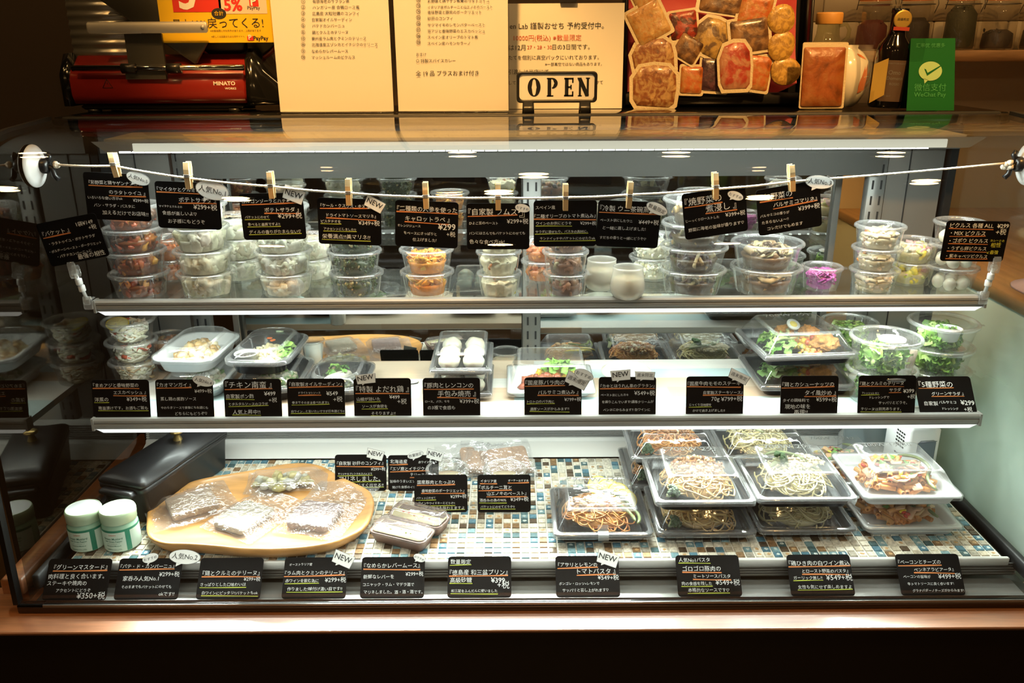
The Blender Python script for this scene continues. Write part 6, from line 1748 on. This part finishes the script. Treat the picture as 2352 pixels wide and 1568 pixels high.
pk = [(1660, 4, 120, 60, 8, 'd_mush', 'r', 'dark mushroom packet cut by the top of the picture', 1.688), (1735, 25, 85, 80, 12, 'd_or', 'r', 'orange salmon packet high in the box', 1.684),
 (1570, 58, 72, 70, -8, 'd_red', 'r', 'red tomato packet with black olives', 1.683), (1636, 86, 96, 96, 25, 'd_oys', 'b', 'yellow oyster packet in the middle of the box', 1.680), (1722, 82, 100, 84, -8, 'd_mush', 'r', 'brown mushroom packet beside the yellow discs', 1.677),
 (1580, 112, 66, 62, 30, 'd_mush', 'r', 'greyish brown packet behind the terrines', 1.676), (1588, 184, 58, 70, 2, 'd_or', 'r', 'small orange packet next to the front terrine', 1.670), (1640, 172, 72, 84, 4, 'd_purp', 'r', 'dark purple packet between orange and ham', 1.672), (1742, 168, 60, 88, 8, 'd_or', 'r', 'ribbed orange packet under the yellow discs', 1.671), (1688, 152, 84, 118, -2, 'd_ham', 'b', 'ham packet with a broad white edge', 1.664),
 (1490, 52, 92, 92, -28, 'd_nut', 'r', 'tilted golden nut terrine packet', 1.676), (1478, -8, 60, 60, -28, 'd_nut', 'r', 'golden packet cut by the top edge, beside the notice', 1.684), (1500, 132, 112, 90, -8, 'd_terr', 'b', 'brown terrine packet, the upper of two', 1.668), (1503, 198, 118, 106, 4, 'd_terr', 'b', 'brown terrine packet, lowest and frontmost', 1.658),
 (1795, 44, 64, 66, 0, 'd_yel', 'o', 'yellow disc, highest of three', 1.680), (1795, 106, 62, 68, 20, 'd_yel', 'o', 'yellow disc, middle of three', 1.674), (1804, 164, 70, 64, 10, 'd_yel', 'o', 'yellow disc, lowest of three', 1.668)]
for x, y, w_, h_, r_, mt, kd, lab, Y in pk: packet(x, y, w_, h_, r_, mt, lab + ' in the black box' if len(lab.split()) < 9 else lab, Y - .012, kd, kd != 'o')
# curry pouch leaning beside the box
b = P(1884, 263, Y=1.600); t = thing('curry_pouch', 'flat pouch of orange brown curry standing upright beside the black box', 'pouch', (b.x, 1.600, ZT), rotm(-math.radians(6), 0, math.radians(0)))
m = MB(); R = rotm(PI / 2); m.loft([[R @ p + Vector((0, 0, .058)) for p in rrect(.041, .0575, .002, y_, 1)] for y_ in (-.0015, .0005)], smooth=False); m.build('pouch_edge', MT['packet_edge'], t)
m = MB(); m.loft([[R @ p + Vector((-.001, 0, .055)) for p in rrect(hw, hd, .004, y_, 3)] for hw, hd, y_ in ((.038, .052, -.003), (.038, .052, .001), (.036, .050, .004), (.02, .03, .0055))]); m.build('curry', MT['d_curry'], t)
# flowered vase, oil bottle, boxed wine, payment tent
mp('porcelain', (.76, .72, .62), .12, coat=.6); mp('paint_orange', (.60, .16, .03), .3); mp('paint_blue', (.10, .14, .25), .3)
b = P(1930, 262, Y=1.665); t = thing('flowered_vase', 'round white vase painted with an orange flower, behind the curry pouch', 'vase', (b.x - .006, 1.656, ZT))
PR_ = [(.022, 0), (.030, .006), (.044, .03), (.048, .055), (.043, .080), (.030, .097), (.020, .104), (.021, .110)]
m = MB(); m.lathe(PR_, 36, c0=True); m.build('vase_body', MT['porcelain'], t)
def vr(z):
    for (r0, z0), (r1, z1) in zip(PR_, PR_[1:]):
        if z0 <= z <= z1: return r0 + (r1 - r0) * (z - z0) / (z1 - z0)
    return .02
def petal(m, a0, z0, a1, z1, wd, n=8):
    vs = []
    for k in range(n + 1):
        u = k / n; a = a0 + (a1 - a0) * u; z = z0 + (z1 - z0) * u; q = wd * math.sin(PI * min(1, u + .06)) ; r = vr(z) + .0005
        for s in (-1, 1): aa = a + s * q / .045; vs.append(Vector((r * math.sin(aa), -r * math.cos(aa), z)))
    m.add(vs, [(2 * k, 2 * k + 2, 2 * k + 3, 2 * k + 1) for k in range(n)])
m = MB()
for a1, z1 in ((.72, .078), (.95, .070), (.55, .074), (1.1, .05)): petal(m, .35, .026, a1, z1, .006)
petal(m, .3, .095, .75, .084, .006); m.build('painted_flower', MT['paint_orange'], t)
m = MB()
for k in range(7): petal(m, .95 + .05 * (k % 3), .064 + k * .003, 1.02 + .06 * (k % 3), .070 + k * .003, .0022, 4)
m.build('painted_leaf', MT['paint_blue'], t)
mclear('bottle_glass', .07, (.86, .86, .70), .03, haze=.04, f1=.95); mp('cork_cap', (.55, .27, .06), .5)
b = P(1880, 262, Y=1.742); t = thing('oil_bottle', 'clear glass bottle with an orange cap and a loop handle, behind the curry pouch', 'bottle', (b.x, 1.740, ZT))
m = MB(); m.lathe([(1e-4, .001), (.036, 0), (.039, .008), (.039, .085), (.034, .105), (.025, .118), (.0215, .130), (.0205, .145), (.0225, .150)], 32); gl = m.build('bottle_body', MT['bottle_glass'], t)
m = MB(); m.tube([(.021, 0, .146), (.034, 0, .148), (.041, 0, .138), (.040, 0, .124), (.030, 0, .114)], .004, 8); m.build('handle', MT['bottle_glass'], t)
m = MB(); m.lathe([(.0245, .148), (.0250, .150), (.0250, .166), (.0235, .169), (1e-4, .169)], 28); m.build('cap', MT['cork_cap'], t)
mp('wine_glass', (.006, .005, .005), .08, coat=.8); mp('wine_label', (.10, .065, .05), .4, bump=.3, bscale=120); mp('gold', (.62, .42, .10), .35, metal=.5); mp('seal_red', (.40, .05, .03), .5)
b = P(2030, 261, Y=1.590); t = thing('wine_bottle', 'dark wine bottle with a gold award seal on its neck', 'bottle', (b.x, 1.595, ZT + .002), rotm(0, math.radians(2.5), 0))
m = MB(); m.lathe([(1e-4, .001), (.026, 0), (.0285, .004), (.0285, .096), (.026, .108), (.016, .122), (.0135, .134), (.0135, .160), (.0150, .161), (.0150, .168), (1e-4, .169)], 36); m.build('bottle_body', MT['wine_glass'], t)
m = MB(); m.loft([[Vector((.0287 * math.sin(a), -.0287 * math.cos(a), z)) for a in [-.9 + 1.8 * k / 16 for k in range(17)]] for z in (.012, .082)], False, False, closed=False); l = m.build('label', MT['wine_label'], t)
lettering(l, [('PRODUTTORI ASSOCIATI', -.019, .019, .0755), ('Omo', -.014, .008, .058), ('Domenin', -.015, .014, .049), ('ROSSO', -.009, .009, .040), ('IGT 2017', -.018, -.004, .020)], 'grey_ink', off=.0006, bend=.0287, bold=.01)
m = MB(); m.lathe([(.0155, -.001), (.0155, .0008), (.013, .0012), (1e-4, .0012)], 28, (0, -.0155, .150), R); s_ = m.build('award_seal', MT['gold'], t)
lettering(s_, [('最優秀賞', -.010, .010, .148)], 'ink', 'seal_lettering', off=.0172, bold=.02)
m = MB(); m.box((0, -.0160, .1345), (.028, .0015, .006)); m.build('seal_ribbon', MT['seal_red'], s_)
b = P(2028, 261, Y=1.600); t = thing('acrylic_box', 'tall clear acrylic box around the dark wine bottle', 'box', (b.x - .002, 1.600, ZT))
m = MB(); m.loft([rrect(.044, .040, .002, z, 1) for z in (.0008, .176)], False, True, smooth=False); m.build('box_walls', MT['acrylic'], t)
m = MB(); m.add([(-.0436, -.034, .014), (-.0425, -.0398, .012), (-.018, -.0405, .026), (-.018, -.0405, .088), (-.0425, -.0405, .078), (-.0436, -.034, .076)], [(1, 2, 3, 4)], smooth=False); lb = m.build('price_sticker', MT['gold'], t)
mp('tent_green', (.0, .095, .016), .6, spec=.2); mp('pale_green', (.32, .50, .20), .5); mp('mid_green', (.03, .26, .07), .5)
a, b = P(2072, 262, Y=1.555), P(2180, 262, Y=1.555); t = thing('payment_tent', 'green folded payment card with a pale check mark bubble, last on the case top', 'payment sign', ((a.x + b.x) / 2, 1.570, ZT)); w = b.x - a.x; h = P(2130, 88, Y=1.57).z - ZT
m = MB(); R_ = []
for x in (-1, 1):
    R_.append([Vector((x * (w / 2 if q[1] < .05 else w / 2 - .003), q[0], q[1])) for q in ((-.030, 0), (-.0006, h), (.0006, h), (.030, 0), (.0292, 0), (0, h - .0022), (-.0292, 0))])
m.loft(R_, smooth=False); body = m.build('folded_card', MT['tent_green'], t)
ln = math.atan2(.0294, h); Mt = Matrix.Translation((0, -.030, 0)) @ Matrix.Rotation(-ln, 4, 'X')
def tz(py): return (262 - py) / 174 * h * 1.02
lettering(t, [('汇率优 优惠多', -.030, .021, tz(108))], 'mid_green', 'small_lettering', off=.0008, M=Mt); lettering(t, [('微信支付', -.030, .026, tz(213)), ('WeChat Pay', -.030, .026, tz(228))], 'mid_green', 'brand_lettering', off=.0008, M=Mt, bold=.006)
m = MB(); c = tz(166); pts = [Mt @ Vector((-.003 + .0205 * math.cos(q), -.0010, c + .0165 * math.sin(q))) for q in [k * PI / 16 for k in range(32)]]; m.add(pts, [tuple(range(31, -1, -1))], smooth=False); m.add([Mt @ Vector(p) for p in ((-.014, -.001, c - .012), (-.006, -.001, c - .015), (-.0125, -.001, c - .0215))], [(0, 1, 2)], smooth=False); m.build('check_bubble', MT['pale_green'], t)
m = MB(); m.add([Mt @ Vector(p) for p in ((-.014, -.0014, c + .004), (-.011, -.0014, c + .003), (-.008, -.0014, c - .003), (.0165, -.0014, c + .011), (.0165, -.0014, c + .009), (-.0085, -.0014, c - .008), )], [(0, 1, 2, 5), (2, 3, 4, 5)], smooth=False); m.build('check_mark', MT['tent_green'], t)
# spice jars on the wall shelf
YW = 2.36
a, b = P(1925, 115, Y=YW - .06), P(2420, 140, Y=YW - .06); zt = P(2120, 116, Y=YW - .075).z
t = thing('wall_shelf', 'brown wooden wall shelf carrying spice jars above the green payment card', 'shelf', (1.25, YW, zt))
m = MB(); m.rbox((0, 0, -.014), (1.20, .130, .028), .003); m.build('shelf_board', MT['shelf_oak'], t)
mclear('jar_clear', .06, (.93, .90, .84), .03, haze=.05, f1=.95); mp('rubber_ring', (.62, .22, .06), .5)
for px, lab, cc, hh in ((1996, 'clip top jar of dark red spice, first from the black box', (.14, .02, .015), .075), (2092, 'clip top jar of nearly black spice, behind the wine bottle', (.03, .02, .015), .08), (2196, 'clip top jar of dried dark leaves above the payment card', (.05, .05, .02), .11), (2284, 'clip top jar of dark pods beyond the payment card', (.05, .035, .025), .05), (2376, 'clip top jar at the picture edge', (.06, .05, .03), .06)):
    c = P(px, 116, Y=YW - .01); t = thing('spice_jar', lab, 'jar', (c.x, YW - .012, zt + .0004), group='clip top jars on the wall shelf')
    m = MB(); m.lathe([(1e-4, .002), (.038, 0), (.042, .005), (.042, .105), (.038, .116), (.037, .120)], 32); m.build('jar_body', MT['jar_clear'], t)
    m = MB(); m.lathe([(.040, .1215), (.0415, .1225), (.0415, .1255), (.040, .1265)], 32); m.build('rubber_ring', MT['rubber_ring'], t)
    m = MB(); m.lathe([(.041, .1266), (.042, .129), (.040, .137), (.030, .142), (1e-4, .143)], 32); m.build('lid', MT['jar_clear'], t)
    m = MB(); m.tube([(-.046, 0, .10), (-.047, -.012, .122), (-.044, -.01, .135)], .0012, 5); m.tube([(.046, 0, .09), (.049, -.012, .112), (.044, -.012, .134)], .0012, 5); m.tube([(.0425 * math.cos(q), .0425 * math.sin(q), .112) for q in [k * PI / 12 for k in range(25)]], .0011, 5); m.build('wire_clip', MT['steel'], t)
    m = MB(); m.lathe([(1e-4, .003), (.037, .003), (.0385, .01), (.036, hh * .8), (.02, hh), (1e-4, hh * .95)], 20, col=cc)
    for k in range(24): x, y, r = disc_pos(.034); m.blob((x, y, hh * random.uniform(.4, .98)), (.006, .003, .003), k, 1, .4, R=rrot(), col=jit(cc, .3))
    tag(m.build('dried_spice', MT['food_matte'], None, t.location), 'dried contents of the ' + lab, 'spice', kind='stuff')
flush_text()
